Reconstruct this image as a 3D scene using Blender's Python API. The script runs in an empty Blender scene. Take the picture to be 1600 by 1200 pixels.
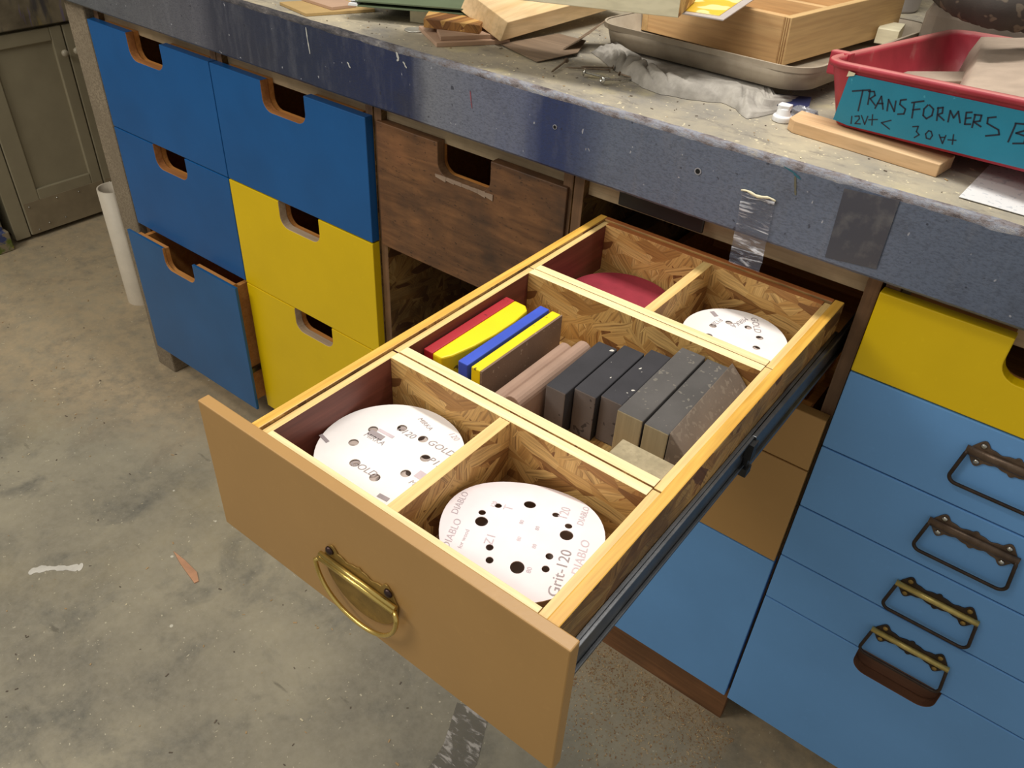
import bpy, bmesh, math, random
from mathutils import Vector, Matrix, Euler, noise
random.seed(7)
PI = math.pi
scn = bpy.context.scene
C = scn.collection
Z0 = 0.9457            # height of the drawer-top datum above the floor

# ------------------------------------------------------------------ camera, light, exposure
cam = bpy.data.cameras.new('camera'); camo = bpy.data.objects.new('camera', cam); C.objects.link(camo)
camo.location = (1.0333, -0.9156, 0.4744 + Z0)
camo.rotation_euler = (0.9166, -0.0495, 0.6580)
cam.sensor_width = 36; cam.lens = 1265.3 / 1600 * 36; cam.clip_start = 0.02; cam.clip_end = 50
scn.camera = camo

w = bpy.data.worlds.new('world'); scn.world = w; w.use_nodes = True
w.node_tree.nodes['Background'].inputs[0].default_value = (1.0, 0.97, 0.88, 1)
w.node_tree.nodes['Background'].inputs[1].default_value = 0.42

def area(name, loc, size, power, col=(1, .9, .75), target=None, rot=(0, 0, 0)):
    l = bpy.data.lights.new(name, 'AREA'); l.shape = 'RECTANGLE'; l.size, l.size_y = size
    l.energy = power; l.color = col
    o = bpy.data.objects.new(name, l); C.objects.link(o); o.location = loc
    if target is not None:
        o.rotation_euler = (Vector(target) - Vector(loc)).to_track_quat('-Z', 'Y').to_euler()
    else:
        o.rotation_euler = rot
    return o
area('bench_tube_light', (0.62, 0.03, Z0 + 1.25), (0.9, 0.10), 16, (1, .97, .90))
area('room_tube_light', (0.10, -1.15, Z0 + 1.55), (1.2, 0.25), 10, (1, .97, .88))
area('far_room_light', (-1.2, -1.9, Z0 + 1.5), (1.2, 0.4), 26, (1, .96, .86), target=(-.6, 0, Z0 - .3))

scn.view_settings.view_transform = 'Standard'; scn.view_settings.look = 'None'
scn.view_settings.gamma = 1; scn.view_settings.use_curve_mapping = False
scn.view_settings.exposure = 0.0

# ------------------------------------------------------------------ helpers: materials
def S(r, g, b):
    f = lambda c: ((c / 255 + 0.055) / 1.055) ** 2.4 if c / 255 > 0.04045 else c / 255 / 12.92
    return (f(r), f(g), f(b), 1)

class NT:
    def __init__(s, name):
        s.m = bpy.data.materials.new(name); s.m.use_nodes = True
        s.t = s.m.node_tree; s.b = s.t.nodes['Principled BSDF']
        s.tc = s.t.nodes.new('ShaderNodeTexCoord').outputs['Object']
    def n(s, typ, **kw):
        nd = s.t.nodes.new(typ)
        for k, v in kw.items():
            if k.startswith('_'): nd.inputs[k[1:]].default_value = v
            else: setattr(nd, k, v)
        return nd
    def l(s, a, b): s.t.links.new(a, b)
    def mp(s, vec=None, sc=(1, 1, 1), rot=(0, 0, 0), loc=(0, 0, 0)):
        nd = s.n('ShaderNodeMapping'); nd.inputs['Scale'].default_value = sc
        nd.inputs['Rotation'].default_value = rot; nd.inputs['Location'].default_value = loc
        s.l(vec if vec is not None else s.tc, nd.inputs['Vector']); return nd.outputs[0]
    def noise(s, vec=None, scale=5, detail=4, rough=.55, dist=0):
        nd = s.n('ShaderNodeTexNoise'); nd.inputs['Scale'].default_value = scale
        nd.inputs['Detail'].default_value = detail; nd.inputs['Roughness'].default_value = rough
        nd.inputs['Distortion'].default_value = dist
        s.l(vec if vec is not None else s.tc, nd.inputs['Vector']); return nd.outputs['Fac']
    def vor(s, vec=None, scale=5, out='Color', rnd=1.0):
        nd = s.n('ShaderNodeTexVoronoi'); nd.inputs['Scale'].default_value = scale
        nd.inputs['Randomness'].default_value = rnd
        s.l(vec if vec is not None else s.tc, nd.inputs['Vector']); return nd.outputs[out]
    def ramp(s, fac, stops, interp='LINEAR'):
        nd = s.n('ShaderNodeValToRGB'); cr = nd.color_ramp; cr.interpolation = interp
        while len(cr.elements) < len(stops): cr.elements.new(0.5)
        for e, (p, c) in zip(cr.elements, stops):
            e.position = p; e.color = c if len(c) == 4 else (*c, 1)
        s.l(fac, nd.inputs[0]); return nd.outputs[0]
    def mix(s, fac, a, b, mode='MIX'):
        nd = s.n('ShaderNodeMix', data_type='RGBA', blend_type=mode)
        for sock, v in ((nd.inputs[0], fac), (nd.inputs[6], a), (nd.inputs[7], b)):
            if isinstance(v, (float, int)): sock.default_value = v
            elif isinstance(v, tuple): sock.default_value = v
            else: s.l(v, sock)
        return nd.outputs[2]
    def math(s, op, a, b=0.0, c=None):
        nd = s.n('ShaderNodeMath', operation=op)
        for sock, v in zip(nd.inputs, (a, b) if c is None else (a, b, c)):
            if isinstance(v, (float, int)): sock.default_value = v
            else: s.l(v, sock)
        return nd.outputs[0]
    def sep(s, vec=None):
        nd = s.n('ShaderNodeSeparateXYZ'); s.l(vec if vec is not None else s.tc, nd.inputs[0]); return nd.outputs
    def bump(s, h, strength=.3, dist=.001):
        nd = s.n('ShaderNodeBump'); nd.inputs['Strength'].default_value = strength; nd.inputs['Distance'].default_value = dist
        s.l(h, nd.inputs['Height']); s.l(nd.outputs[0], s.b.inputs['Normal'])
    def out(s, col=None, rough=.6, metal=0, spec=.5):
        if col is not None:
            if isinstance(col, tuple): s.b.inputs['Base Color'].default_value = col
            else: s.l(col, s.b.inputs['Base Color'])
        if isinstance(rough, (float, int)): s.b.inputs['Roughness'].default_value = rough
        else: s.l(rough, s.b.inputs['Roughness'])
        s.b.inputs['Metallic'].default_value = metal
        s.b.inputs['Specular IOR Level'].default_value = spec
        return s.m

BLK, WHT = (0, 0, 0, 1), (1, 1, 1, 1)

def paint(name, c, rough=.35, dirt=.10, spec=.5, bscale=260, bst=.12):
    s = NT(name)
    n1 = s.noise(scale=6, detail=5); n2 = s.noise(scale=90, detail=2)
    dark = tuple(x * (1 - dirt * 1.6) for x in c[:3]) + (1,)
    col = s.mix(s.ramp(n1, [(.35, BLK), (.7, WHT)]), dark, c)
    col = s.mix(s.math('MULTIPLY', s.ramp(n2, [(.62, BLK), (.72, WHT)]), .10), col, tuple(min(1, x * 1.3 + .01) for x in c[:3]) + (1,))
    s.bump(s.noise(scale=bscale, detail=2), bst, .0006)
    return s.out(col, rough, 0, spec)

def wood(name, c1, c2, axis='x', rough=.55, scale=1.0, dirt=0.0):
    s = NT(name)
    sc = {'x': (3, 60, 60), 'y': (60, 3, 60), 'z': (60, 60, 3)}[axis]
    v = s.mp(sc=tuple(a * scale for a in sc))
    n1 = s.noise(v, scale=1, detail=5, rough=.6, dist=.6)
    v2 = s.mp(sc=tuple(a * scale * 4 for a in sc))
    n2 = s.noise(v2, scale=1, detail=2)
    col = s.mix(s.ramp(n1, [(.30, BLK), (.70, WHT)]), c1, c2)
    col = s.mix(s.math('MULTIPLY', s.ramp(n2, [(.35, WHT), (.55, BLK)]), .25), col, tuple(x * .55 for x in c1[:3]) + (1,))
    if dirt:
        d = s.ramp(s.noise(scale=7, detail=6, rough=.65), [(.40, BLK), (.62, WHT)])
        col = s.mix(s.math('MULTIPLY', d, dirt), col, S(60, 45, 32))
    s.bump(n2, .15, .0005)
    return s.out(col, rough)

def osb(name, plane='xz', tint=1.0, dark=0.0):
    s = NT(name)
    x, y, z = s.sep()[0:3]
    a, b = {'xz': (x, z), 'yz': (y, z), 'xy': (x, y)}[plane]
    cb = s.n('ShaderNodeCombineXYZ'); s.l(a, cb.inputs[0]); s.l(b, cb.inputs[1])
    base = cb.outputs[0]
    nz = s.n('ShaderNodeTexNoise'); nz.inputs['Scale'].default_value = 14; s.l(base, nz.inputs['Vector'])
    vm = s.n('ShaderNodeVectorMath', operation='MULTIPLY_ADD')
    s.l(nz.outputs['Color'], vm.inputs[0]); vm.inputs[1].default_value = (.014, .014, 0); s.l(base, vm.inputs[2])
    base = vm.outputs[0]
    cols, rnds = [], []
    for k, ang in enumerate((.18, -.55, .85, -1.15, 1.55)):
        v = s.mp(base, rot=(0, 0, ang)); v = s.mp(v, sc=(21, 78, 1), loc=(k * 7.3, k * 3.1, 0))
        r = s.sep(s.vor(v, scale=1))[0]
        g = s.noise(s.mp(v, sc=(.35, 3.2, 1)), scale=1.6, detail=5, rough=.65)
        c = s.ramp(r, [(.0, S(118, 74, 38)), (.18, S(188, 140, 76)), (.5, S(212, 168, 100)), (.85, S(228, 188, 120)), (.97, S(176, 126, 68))])
        c = s.mix(s.ramp(g, [(.30, (.85,) * 3), (.46, (.25,) * 3), (.6, (0,) * 3)]), c, S(92, 54, 24))
        cols.append(c); rnds.append(s.sep(s.vor(v, scale=1))[1])
    c = cols[4]
    for k in (3, 2, 1, 0): c = s.mix(s.math('GREATER_THAN', rnds[k], .66), c, cols[k])
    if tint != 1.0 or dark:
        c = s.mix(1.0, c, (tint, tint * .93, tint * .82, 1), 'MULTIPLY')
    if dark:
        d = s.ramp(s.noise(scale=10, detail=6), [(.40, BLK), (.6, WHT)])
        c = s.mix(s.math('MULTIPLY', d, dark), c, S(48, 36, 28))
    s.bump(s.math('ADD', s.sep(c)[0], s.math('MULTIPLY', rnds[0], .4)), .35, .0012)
    return s.out(c, .6)

def plain(name, c, rough=.6, metal=0, var=.15, scale=25, bst=.2, spec=.5):
    s = NT(name)
    n = s.noise(scale=scale, detail=5)
    col = s.mix(s.ramp(n, [(.35, BLK), (.68, WHT)]), tuple(x * (1 - var) for x in c[:3]) + (1,), tuple(min(1, x * (1 + var)) for x in c[:3]) + (1,))
    s.bump(s.noise(scale=scale * 8, detail=3), bst, .0006)
    return s.out(col, rough, metal, spec)

def speckled(name, c, spot, thr=.70, scale=140, rough=.8, var=.25):
    s = NT(name)
    oi = s.n('ShaderNodeObjectInfo'); va = s.n('ShaderNodeVectorMath', operation='MULTIPLY_ADD')
    s.l(oi.outputs['Random'], va.inputs[0]); va.inputs[1].default_value = (7, 5, 3); s.l(s.tc, va.inputs[2]); s.tc = va.outputs[0]
    col = s.mix(s.ramp(s.noise(scale=18, detail=6), [(.32, BLK), (.7, WHT)]), tuple(x * (1 - var) for x in c[:3]) + (1,), tuple(x * (1 + var) for x in c[:3]) + (1,))
    col = s.mix(s.ramp(s.noise(scale=scale, detail=1), [(thr, BLK), (thr + .03, WHT)]), col, spot)
    s.bump(s.noise(scale=400, detail=2), .35, .0005)
    return s.out(col, rough)

M = {}
M['blue'] = paint('cobalt_blue_paint', S(18, 90, 154), .33)
M['blue_floor_reflect'] = paint('cobalt_blue_floor_reflect', S(30, 92, 146), .35)  # same cobalt for the lowest front, greyed to paint in the floor's reflection
M['yellow'] = paint('yellow_paint', S(232, 194, 4), .38, .05)
M['lblue'] = paint('light_blue_paint', S(106, 160, 218), .5, .05)
M['gold'] = paint('tan_gold_paint', S(180, 138, 82), .42, .05)
M['ply_edge'] = wood('plywood_edge', S(150, 92, 48), S(190, 130, 76), 'x', scale=.8)
M['ply_edge_pale'] = wood('pale_plywood_edge', S(178, 152, 124), S(200, 176, 150), 'x', scale=.8)
M['tan_box'] = wood('drawer_box_wood', S(190, 122, 58), S(214, 150, 82), 'x')
M['carcass'] = wood('carcass_wood', S(112, 80, 54), S(146, 108, 76), 'z', dirt=.5)
M['carcass_dark'] = wood('dark_carcass_wood', S(60, 42, 30), S(86, 62, 44), 'z', dirt=.3)
M['rail'] = wood('rail_wood', S(170, 146, 112), S(204, 180, 146), 'x', dirt=.3)
M['pine_x'] = wood('pine_strip_x', S(238, 212, 152), S(252, 234, 186), 'x', .5)
M['pine_y'] = wood('pine_strip_y', S(224, 182, 112), S(244, 212, 146), 'y', .5)
M['pine_warm'] = wood('varnished_pine_edge', S(206, 150, 52), S(240, 192, 92), 'y', .42)
M['maho'] = wood('reddish_mahogany_ply', S(96, 48, 38), S(128, 70, 56), 'y', .5)
M['red_edge'] = wood('reddish_wood_edge', S(150, 84, 42), S(182, 112, 62), 'x', .5)
M['osb_xz'] = osb('oriented_strand_board_cross', 'xz')
M['osb_yz'] = osb('oriented_strand_board_long', 'yz')
M['osb_side'] = osb('weathered_strand_board', 'yz', .80, .60)
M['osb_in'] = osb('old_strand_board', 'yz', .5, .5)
M['kick'] = wood('kick_board_wood', S(104, 68, 42), S(140, 96, 62), 'x', dirt=.3)
M['kick_dark'] = wood('dark_kick_wood', S(78, 62, 46), S(104, 86, 64), 'x', dirt=.4)

def brown_ply():
    s = NT('bare_brown_plywood')
    v = s.mp(sc=(10, 60, 60)); g = s.noise(v, scale=1.2, detail=6, dist=.7)
    c = s.mix(s.ramp(g, [(.3, BLK), (.7, WHT)]), S(92, 60, 36), S(138, 94, 58))
    d = s.ramp(s.noise(scale=9, detail=6, rough=.6), [(.40, BLK), (.66, WHT)])
    c = s.mix(s.math('MULTIPLY', d, .72), c, S(52, 42, 36))
    p = s.ramp(s.noise(s.mp(loc=(3, 0, 1)), scale=6, detail=3), [(.58, BLK), (.75, WHT)])
    c = s.mix(s.math('MULTIPLY', p, .5), c, S(170, 112, 70))
    sp = s.ramp(s.noise(s.mp(sc=(120, 300, 300)), scale=1, detail=1), [(.68, BLK), (.74, WHT)])
    c = s.mix(s.math('MULTIPLY', sp, .6), c, S(30, 20, 14))
    s.bump(g, .25, .0008)
    return s.out(c, .55)
M['brown'] = brown_ply()
M['cut_brown'] = wood('brown_cut_wood', S(84, 54, 38), S(116, 78, 56), 'x')

def floor_mat():
    s = NT('stained_concrete')
    n1 = s.noise(scale=2.2, detail=8, rough=.62); n2 = s.noise(scale=7, detail=8, rough=.65, dist=.4); n3 = s.noise(scale=60, detail=6, rough=.7)
    c = s.mix(s.ramp(n1, [(.34, BLK), (.62, WHT)]), S(116, 110, 97), S(158, 149, 128))
    c = s.mix(s.ramp(n2, [(.50, BLK), (.72, WHT)]), c, S(102, 99, 90))
    c = s.mix(s.math('MULTIPLY', s.ramp(s.noise(s.mp(loc=(5, 3, 0)), scale=3.1, detail=7), [(.56, BLK), (.72, WHT)]), .40), c, S(158, 144, 112))
    c = s.mix(s.math('MULTIPLY', s.ramp(n3, [(.35, BLK), (.75, WHT)]), .35), c, S(172, 164, 148))
    # sawdust that has gathered along the foot of the cabinets
    x, y, z = s.sep()[0:3]
    yl = s.math('ADD', y, s.math('MULTIPLY', s.math('MAXIMUM', s.math('SUBTRACT', -.05, x), 0.0), .42))
    dy = s.math('ADD', s.math('SUBTRACT', yl, .77), s.math('MULTIPLY', n2, .40))
    m = s.ramp(dy, [(.0, BLK), (.24, WHT)])
    m = s.math('MULTIPLY', m, s.ramp(s.noise(scale=26, detail=6, rough=.7), [(.32, (.25,) * 3), (.60, WHT)]))
    c = s.mix(s.math('MULTIPLY', m, .80), c, S(188, 166, 134))
    # dark scuffs, pale paint spots
    sc = s.ramp(s.noise(s.mp(sc=(1, 3.2, 1), rot=(0, 0, .5)), scale=9, detail=4), [(.70, BLK), (.76, WHT)])
    c = s.mix(s.math('MULTIPLY', sc, .5), c, S(72, 66, 56))
    sp = s.n('ShaderNodeTexVoronoi'); sp.inputs['Scale'].default_value = 13; s.l(s.tc, sp.inputs['Vector'])
    rad = s.math('MULTIPLY', s.sep(sp.outputs['Color'])[0], .075)
    spot = s.math('LESS_THAN', s.math('ADD', sp.outputs['Distance'], s.math('MULTIPLY', n3, .05)), rad)
    c = s.mix(s.math('MULTIPLY', spot, .8), c, S(212, 206, 190))
    sp2 = s.ramp(s.noise(scale=150, detail=1), [(.74, BLK), (.77, WHT)])
    c = s.mix(s.math('MULTIPLY', sp2, .7), c, S(205, 195, 170))
    cr = s.n('ShaderNodeTexVoronoi', feature='DISTANCE_TO_EDGE'); cr.inputs['Scale'].default_value = .9
    s.l(s.mp(loc=(.4, .2, 0)), cr.inputs['Vector'])
    s.bump(n3, .25, .002)
    return s.out(c, .62, 0, .35)
M['floor'] = floor_mat()

def counter_front():
    s = NT('patchy_blue_counter_paint')
    x, y, z = s.sep()[0:3]
    wob = s.math('MULTIPLY', s.math('SUBTRACT', s.noise(s.mp(sc=(1, 1, .25)), scale=22, detail=4), .5), .03)
    xx = s.math('ADD', s.math('ADD', x, .1), wob)
    mr = s.n('ShaderNodeMapRange'); mr.inputs['From Min'].default_value = -1.0; mr.inputs['From Max'].default_value = 1.4
    s.l(xx, mr.inputs['Value'])
    P = lambda v: (v + 1.0) / 2.4
    c = s.ramp(mr.outputs[0], [(P(-.9), S(92, 96, 98)), (P(-.48), S(98, 98, 104)), (P(-.325), S(92, 92, 102)), (P(-.29), S(58, 60, 74)),
                               (P(-.05), S(42, 50, 74)), (P(.10), S(36, 46, 82)), (P(.190), S(38, 48, 84)), (P(.212), S(126, 128, 138)),
                               (P(.30), S(118, 122, 140)), (P(.385), S(108, 114, 140)), (P(.425), S(48, 60, 104)), (P(.465), S(50, 62, 104)), (P(.53), S(104, 114, 136)),
                               (P(.8), S(106, 116, 138)), (P(1.2), S(94, 104, 124))])
    n = s.noise(s.mp(sc=(1, 1, .3)), scale=30, detail=7, rough=.7)
    c = s.mix(s.math('MULTIPLY', s.ramp(n, [(.50, BLK), (.74, WHT)]), .30), c, S(128, 128, 134))
    st_ = s.noise(s.mp(sc=(1, 1, .06)), scale=60, detail=4)
    c = s.mix(s.math('MULTIPLY', s.ramp(st_, [(.60, BLK), (.74, WHT)]), .14), c, S(140, 140, 150))
    c = s.mix(s.math('MULTIPLY', s.ramp(s.noise(scale=12, detail=6), [(.52, BLK), (.7, WHT)]), .35), c, S(58, 56, 62))
    sp = s.ramp(s.noise(s.mp(sc=(1, 1, .7)), scale=150, detail=1), [(.775, BLK), (.79, WHT)])
    c = s.mix(s.math('MULTIPLY', sp, .6), c, S(200, 200, 208))
    sd = s.ramp(s.noise(s.mp(loc=(2, 2, 2)), scale=95, detail=2), [(.70, BLK), (.73, WHT)])
    c = s.mix(s.math('MULTIPLY', sd, .7), c, S(38, 38, 52))
    fg = s.noise(s.mp(sc=(1, 1, 2.2)), scale=210, detail=5, rough=.75)
    c = s.mix(s.math('MULTIPLY', s.ramp(fg, [(.36, WHT), (.54, BLK)]), .45), c, S(52, 56, 70))
    s.bump(s.math('ADD', fg, s.math('MULTIPLY', n, 1.0)), .4, .0014)
    return s.out(c, .38, 0, .5)
M['cfront'] = counter_front()

def counter_top():
    s = NT('worn_dusty_worktop')
    n1 = s.noise(scale=7, detail=8, rough=.65); n2 = s.noise(s.mp(sc=(1, 2, 1)), scale=22, detail=7, rough=.7, dist=.3)
    c = s.mix(s.ramp(n1, [(.34, BLK), (.66, WHT)]), S(128, 124, 118), S(178, 166, 142))
    c = s.mix(s.math('MULTIPLY', s.ramp(n2, [(.54, BLK), (.66, WHT)]), .55), c, S(104, 98, 94))
    c = s.mix(s.math('MULTIPLY', s.ramp(s.noise(s.mp(loc=(4, 0, 0)), scale=10, detail=6), [(.58, BLK), (.70, WHT)]), .5), c, S(204, 190, 140))
    sp = s.ramp(s.noise(scale=170, detail=1), [(.70, BLK), (.73, WHT)])
    c = s.mix(s.math('MULTIPLY', sp, .6), c, S(226, 212, 176))
    s.bump(n2, .4, .0015)
    return s.out(c, .75, 0, .3)
M['ctop'] = counter_top()

def counter_edge():
    s = NT('chipped_edge_paint')
    n = s.noise(s.mp(sc=(.5, 1, 1)), scale=70, detail=7, rough=.75)
    x = s.sep()[0]
    left = s.ramp(s.math('ADD', x, s.math('MULTIPLY', n, .1)), [(.0, BLK), (.20, WHT)])
    c = s.ramp(n, [(.36, S(70, 62, 66)), (.44, S(118, 108, 108)), (.54, S(132, 134, 146)), (.62, S(150, 144, 140))])
    cd = s.ramp(n, [(.42, S(44, 42, 48)), (.58, S(80, 74, 74)), (.70, S(130, 126, 128))])
    c = s.mix(left, cd, c)
    s.bump(n, .9, .003)
    return s.out(c, .6)
M['cedge'] = counter_edge()

M['metal'] = plain('galvanised_steel', S(120, 122, 126), .38, 1, .15, 40, .1)
M['metal_dark'] = plain('black_plastic', S(24, 24, 26), .5)
M['bronze'] = plain('dark_bronze', S(104, 86, 72), .42, .6, .25, 60, .3)
M['bronze_d'] = plain('aged_brown_metal', S(62, 50, 42), .45, .6, .25, 60, .3)
M['brass'] = plain('polished_brass', S(222, 192, 112), .24, .85, .08, 30, .05)
M['brass_old'] = plain('tarnished_brass', S(150, 120, 62), .5, .55, .2, 60, .2)
M['brass_pale'] = plain('brass_strip', S(196, 174, 104), .38, .6, .15, 80, .2)
M['screw_dark'] = plain('dark_screw', S(70, 54, 52), .35, .8)
M['steel'] = plain('bright_steel', S(190, 188, 182), .25, 1, .15, 100, .1)
M['rust'] = plain('dull_nail_steel', S(120, 104, 88), .5, .6, .3, 120, .3)

# ------------------------------------------------------------------ helpers: geometry (all coordinates relative to the drawer-top datum)
def nb(): return bmesh.new()
def bx(bm, x0, x1, y0, y1, z0, z1, mi=None, mat=None):
    """box; mi = material index or dict of face direction -> index"""
    vs = [bm.verts.new(p) for p in ((x0, y0, z0), (x1, y0, z0), (x1, y1, z0), (x0, y1, z0), (x0, y0, z1), (x1, y0, z1), (x1, y1, z1), (x0, y1, z1))]
    if mat is not None:
        for v in vs: v.co = mat @ v.co
    F = {'-z': (0, 3, 2, 1), '+z': (4, 5, 6, 7), '-y': (0, 1, 5, 4), '+x': (1, 2, 6, 5), '+y': (2, 3, 7, 6), '-x': (3, 0, 4, 7)}
    for k, ix in F.items():
        f = bm.faces.new([vs[i] for i in ix])
        if isinstance(mi, int): f.material_index = mi
        elif isinstance(mi, dict): f.material_index = mi.get(k, mi.get('*', 0))
    return vs
def prism(bm, pts, axis='y', a=0.0, b=1.0, mi=0, side_mi=None):
    """extrude 2D outline pts along axis from a to b. axis y -> pts are (x,z); z -> (x,y); x -> (y,z)"""
    def P(u, v, t):
        return {'y': (u, t, v), 'z': (u, v, t), 'x': (t, u, v)}[axis]
    A = [bm.verts.new(P(u, v, a)) for u, v in pts]; B = [bm.verts.new(P(u, v, b)) for u, v in pts]
    f = bm.faces.new(A); f.material_index = mi; f = bm.faces.new(list(reversed(B))); f.material_index = mi
    n = len(pts)
    for i in range(n):
        f = bm.faces.new((A[i], B[i], B[(i + 1) % n], A[(i + 1) % n]))
        f.material_index = mi if side_mi is None else (side_mi(i) if callable(side_mi) else side_mi)
    bmesh.ops.recalc_face_normals(bm, faces=bm.faces)
def tube(bm, path, r, seg=10, closed=False, mi=0, caps=True):
    path = [Vector(p) for p in path]; n = len(path); rings = []
    up = Vector((0, 0, 1)); prev = None
    for i, p in enumerate(path):
        if closed: d = path[(i + 1) % n] - path[i - 1]
        else: d = path[min(i + 1, n - 1)] - path[max(i - 1, 0)]
        d.normalize()
        if prev is None:
            a = d.cross(up)
            if a.length < .05: a = d.cross(Vector((1, 0, 0)))
        else: a = prev - d * prev.dot(d)
        a.normalize(); prev = a; b = d.cross(a)
        rr = r[i] if isinstance(r, (list, tuple)) else r
        rings.append([bm.verts.new(p + (a * math.cos(t * 2 * PI / seg) + b * math.sin(t * 2 * PI / seg)) * rr) for t in range(seg)])
    m = n if closed else n - 1
    for i in range(m):
        A, B = rings[i], rings[(i + 1) % n]
        for t in range(seg):
            f = bm.faces.new((A[t], A[(t + 1) % seg], B[(t + 1) % seg], B[t])); f.smooth = True; f.material_index = mi
    if caps and not closed:
        bm.faces.new(list(reversed(rings[0]))).material_index = mi; bm.faces.new(rings[-1]).material_index = mi
def lathe(bm, prof, center=(0, 0, 0), seg=32, axis='z', mi=0):
    c = Vector(center); rings = []
    for r, h in prof:
        ring = []
        for t in range(seg):
            a = 2 * PI * t / seg; u, v = r * math.cos(a), r * math.sin(a)
            ring.append(bm.verts.new(c + Vector({'z': (u, v, h), 'y': (u, h, v), 'x': (h, u, v)}[axis])))
        rings.append(ring)
    for A, B in zip(rings, rings[1:]):
        for t in range(seg):
            f = bm.faces.new((A[t], A[(t + 1) % seg], B[(t + 1) % seg], B[t])); f.smooth = True; f.material_index = mi
    bm.faces.new(list(reversed(rings[0]))).material_index = mi; bm.faces.new(rings[-1]).material_index = mi
def root_of(o):
    while o.parent: o = o.parent
    return o
def obj(name, bm, mats, parent=None, bevel=0.0, local=False, smooth=False, seg=2):
    bmesh.ops.recalc_face_normals(bm, faces=bm.faces)
    if not isinstance(mats, (list, tuple)): mats = [mats]
    if parent is not None:
        if not local:
            off = Vector((0, 0, Z0)) - Vector(root_of(parent)['_org'])
            bmesh.ops.translate(bm, verts=bm.verts, vec=off)
        loc = Vector((0, 0, 0))
    else:
        xs = [v.co for v in bm.verts]
        lo = Vector((min(v[i] for v in xs) for i in range(3))); hi = Vector((max(v[i] for v in xs) for i in range(3)))
        o_ = Vector(((lo.x + hi.x) / 2, (lo.y + hi.y) / 2, lo.z))
        bmesh.ops.translate(bm, verts=bm.verts, vec=-o_)
        loc = o_ + Vector((0, 0, Z0))
    me = bpy.data.meshes.new(name); bm.to_mesh(me); bm.free()
    if smooth:
        for p in me.polygons: p.use_smooth = True
    for m in mats: me.materials.append(m)
    o = bpy.data.objects.new(name, me); C.objects.link(o); o.location = loc
    if parent is not None: o.parent = parent
    else: o['_org'] = tuple(loc)
    if bevel:
        b = o.modifiers.new('bevel', 'BEVEL'); b.width = bevel; b.segments = seg; b.limit_method = 'ANGLE'; b.angle_limit = math.radians(40)
        b.harden_normals = False
    return o
def tag(o, label, cat=None, group=None, kind=None):
    if label: o['label'] = label
    if cat: o['category'] = cat
    if group: o['group'] = group
    if kind: o['kind'] = kind
    return o
def thing(name, label, cat, loc, group=None, rot=(0, 0, 0)):
    o = bpy.data.objects.new(name, None); C.objects.link(o); o.empty_display_size = .05
    o.location = Vector(loc) + Vector((0, 0, Z0)); o.rotation_euler = rot; o['_org'] = tuple(o.location)
    return tag(o, label, cat, group)
def struct(o): o['kind'] = 'structure'; return o
def arc(cx, cy, r, a0, a1, n=8):
    return [(cx + r * math.cos(math.radians(a0 + (a1 - a0) * i / n)), cy + r * math.sin(math.radians(a0 + (a1 - a0) * i / n))) for i in range(n + 1)]
def rrect(x0, x1, y0, y1, r, n=6):
    return arc(x1 - r, y0 + r, r, -90, 0, n) + arc(x1 - r, y1 - r, r, 0, 90, n) + arc(x0 + r, y1 - r, r, 90, 180, n) + arc(x0 + r, y0 + r, r, 180, 270, n)
def mesh_from_curve(cu):
    o = bpy.data.objects.new('tmp', cu); C.objects.link(o)
    bpy.context.view_layer.update()
    dg = bpy.context.evaluated_depsgraph_get()
    me = bpy.data.meshes.new_from_object(o.evaluated_get(dg))
    bm = bmesh.new(); bm.from_mesh(me)
    bpy.data.objects.remove(o); bpy.data.meshes.remove(me); bpy.data.curves.remove(cu)
    return bm
def plate_with_holes(outline, holes, th):
    """flat plate in XY between z=0 and th, outline + list of hole outlines"""
    cu = bpy.data.curves.new('c', 'CURVE'); cu.dimensions = '2D'; cu.fill_mode = 'BOTH'; cu.extrude = th / 2
    for pts in [outline] + holes:
        sp = cu.splines.new('POLY'); sp.points.add(len(pts) - 1)
        for p, q in zip(sp.points, pts): p.co = (q[0], q[1], 0, 1)
        sp.use_cyclic_u = True
    bm = mesh_from_curve(cu); bmesh.ops.remove_doubles(bm, verts=bm.verts, dist=1e-6)
    bmesh.ops.translate(bm, verts=bm.verts, vec=(0, 0, th / 2)); return bm
def text_bm(txt, size, th=.00015, shear=0.0, bold=0.0):
    cu = bpy.data.curves.new('t', 'FONT'); cu.body = txt; cu.size = size; cu.extrude = th; cu.align_x = 'CENTER'; cu.align_y = 'CENTER'
    cu.shear = shear; cu.offset = bold; cu.resolution_u = 3
    return mesh_from_curve(cu)
def merge(dst, src, mat=None):
    me = bpy.data.meshes.new('m'); src.to_mesh(me); src.free()
    if mat is not None: me.transform(mat)
    dst.from_mesh(me); bpy.data.meshes.remove(me)
def stroke(bm, pts, wd, place):
    """flat pen stroke through 2D pts; place(u,v)->3D"""
    for (a, b) in zip(pts, pts[1:]):
        A, B = Vector(a), Vector(b); d = (B - A)
        if d.length < 1e-6: continue
        d.normalize(); n = Vector((-d.y, d.x)) * wd / 2; e = d * wd * .35
        q = [A - e + n, A - e - n, B + e - n, B + e + n]
        bm.faces.new([bm.verts.new(place(p.x, p.y)) for p in q])

# ================================================================== SETTING
bm = nb(); bx(bm, -3.2, 2.6, -3.0, 1.5, -Z0 - .05, -Z0); struct(obj('floor', bm, M['floor']))
M['wall'] = plain('dirty_wall_paint', S(150, 140, 120), .8)
bm = nb(); bx(bm, -3.2, 2.6, 1.42, 1.5, -Z0, 1.3); struct(obj('wall_back', bm, M['wall']))
bm = nb(); bx(bm, -3.2, -3.12, -3.0, 1.42, -Z0, 1.3); struct(obj('wall_left', bm, M['wall']))

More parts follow.
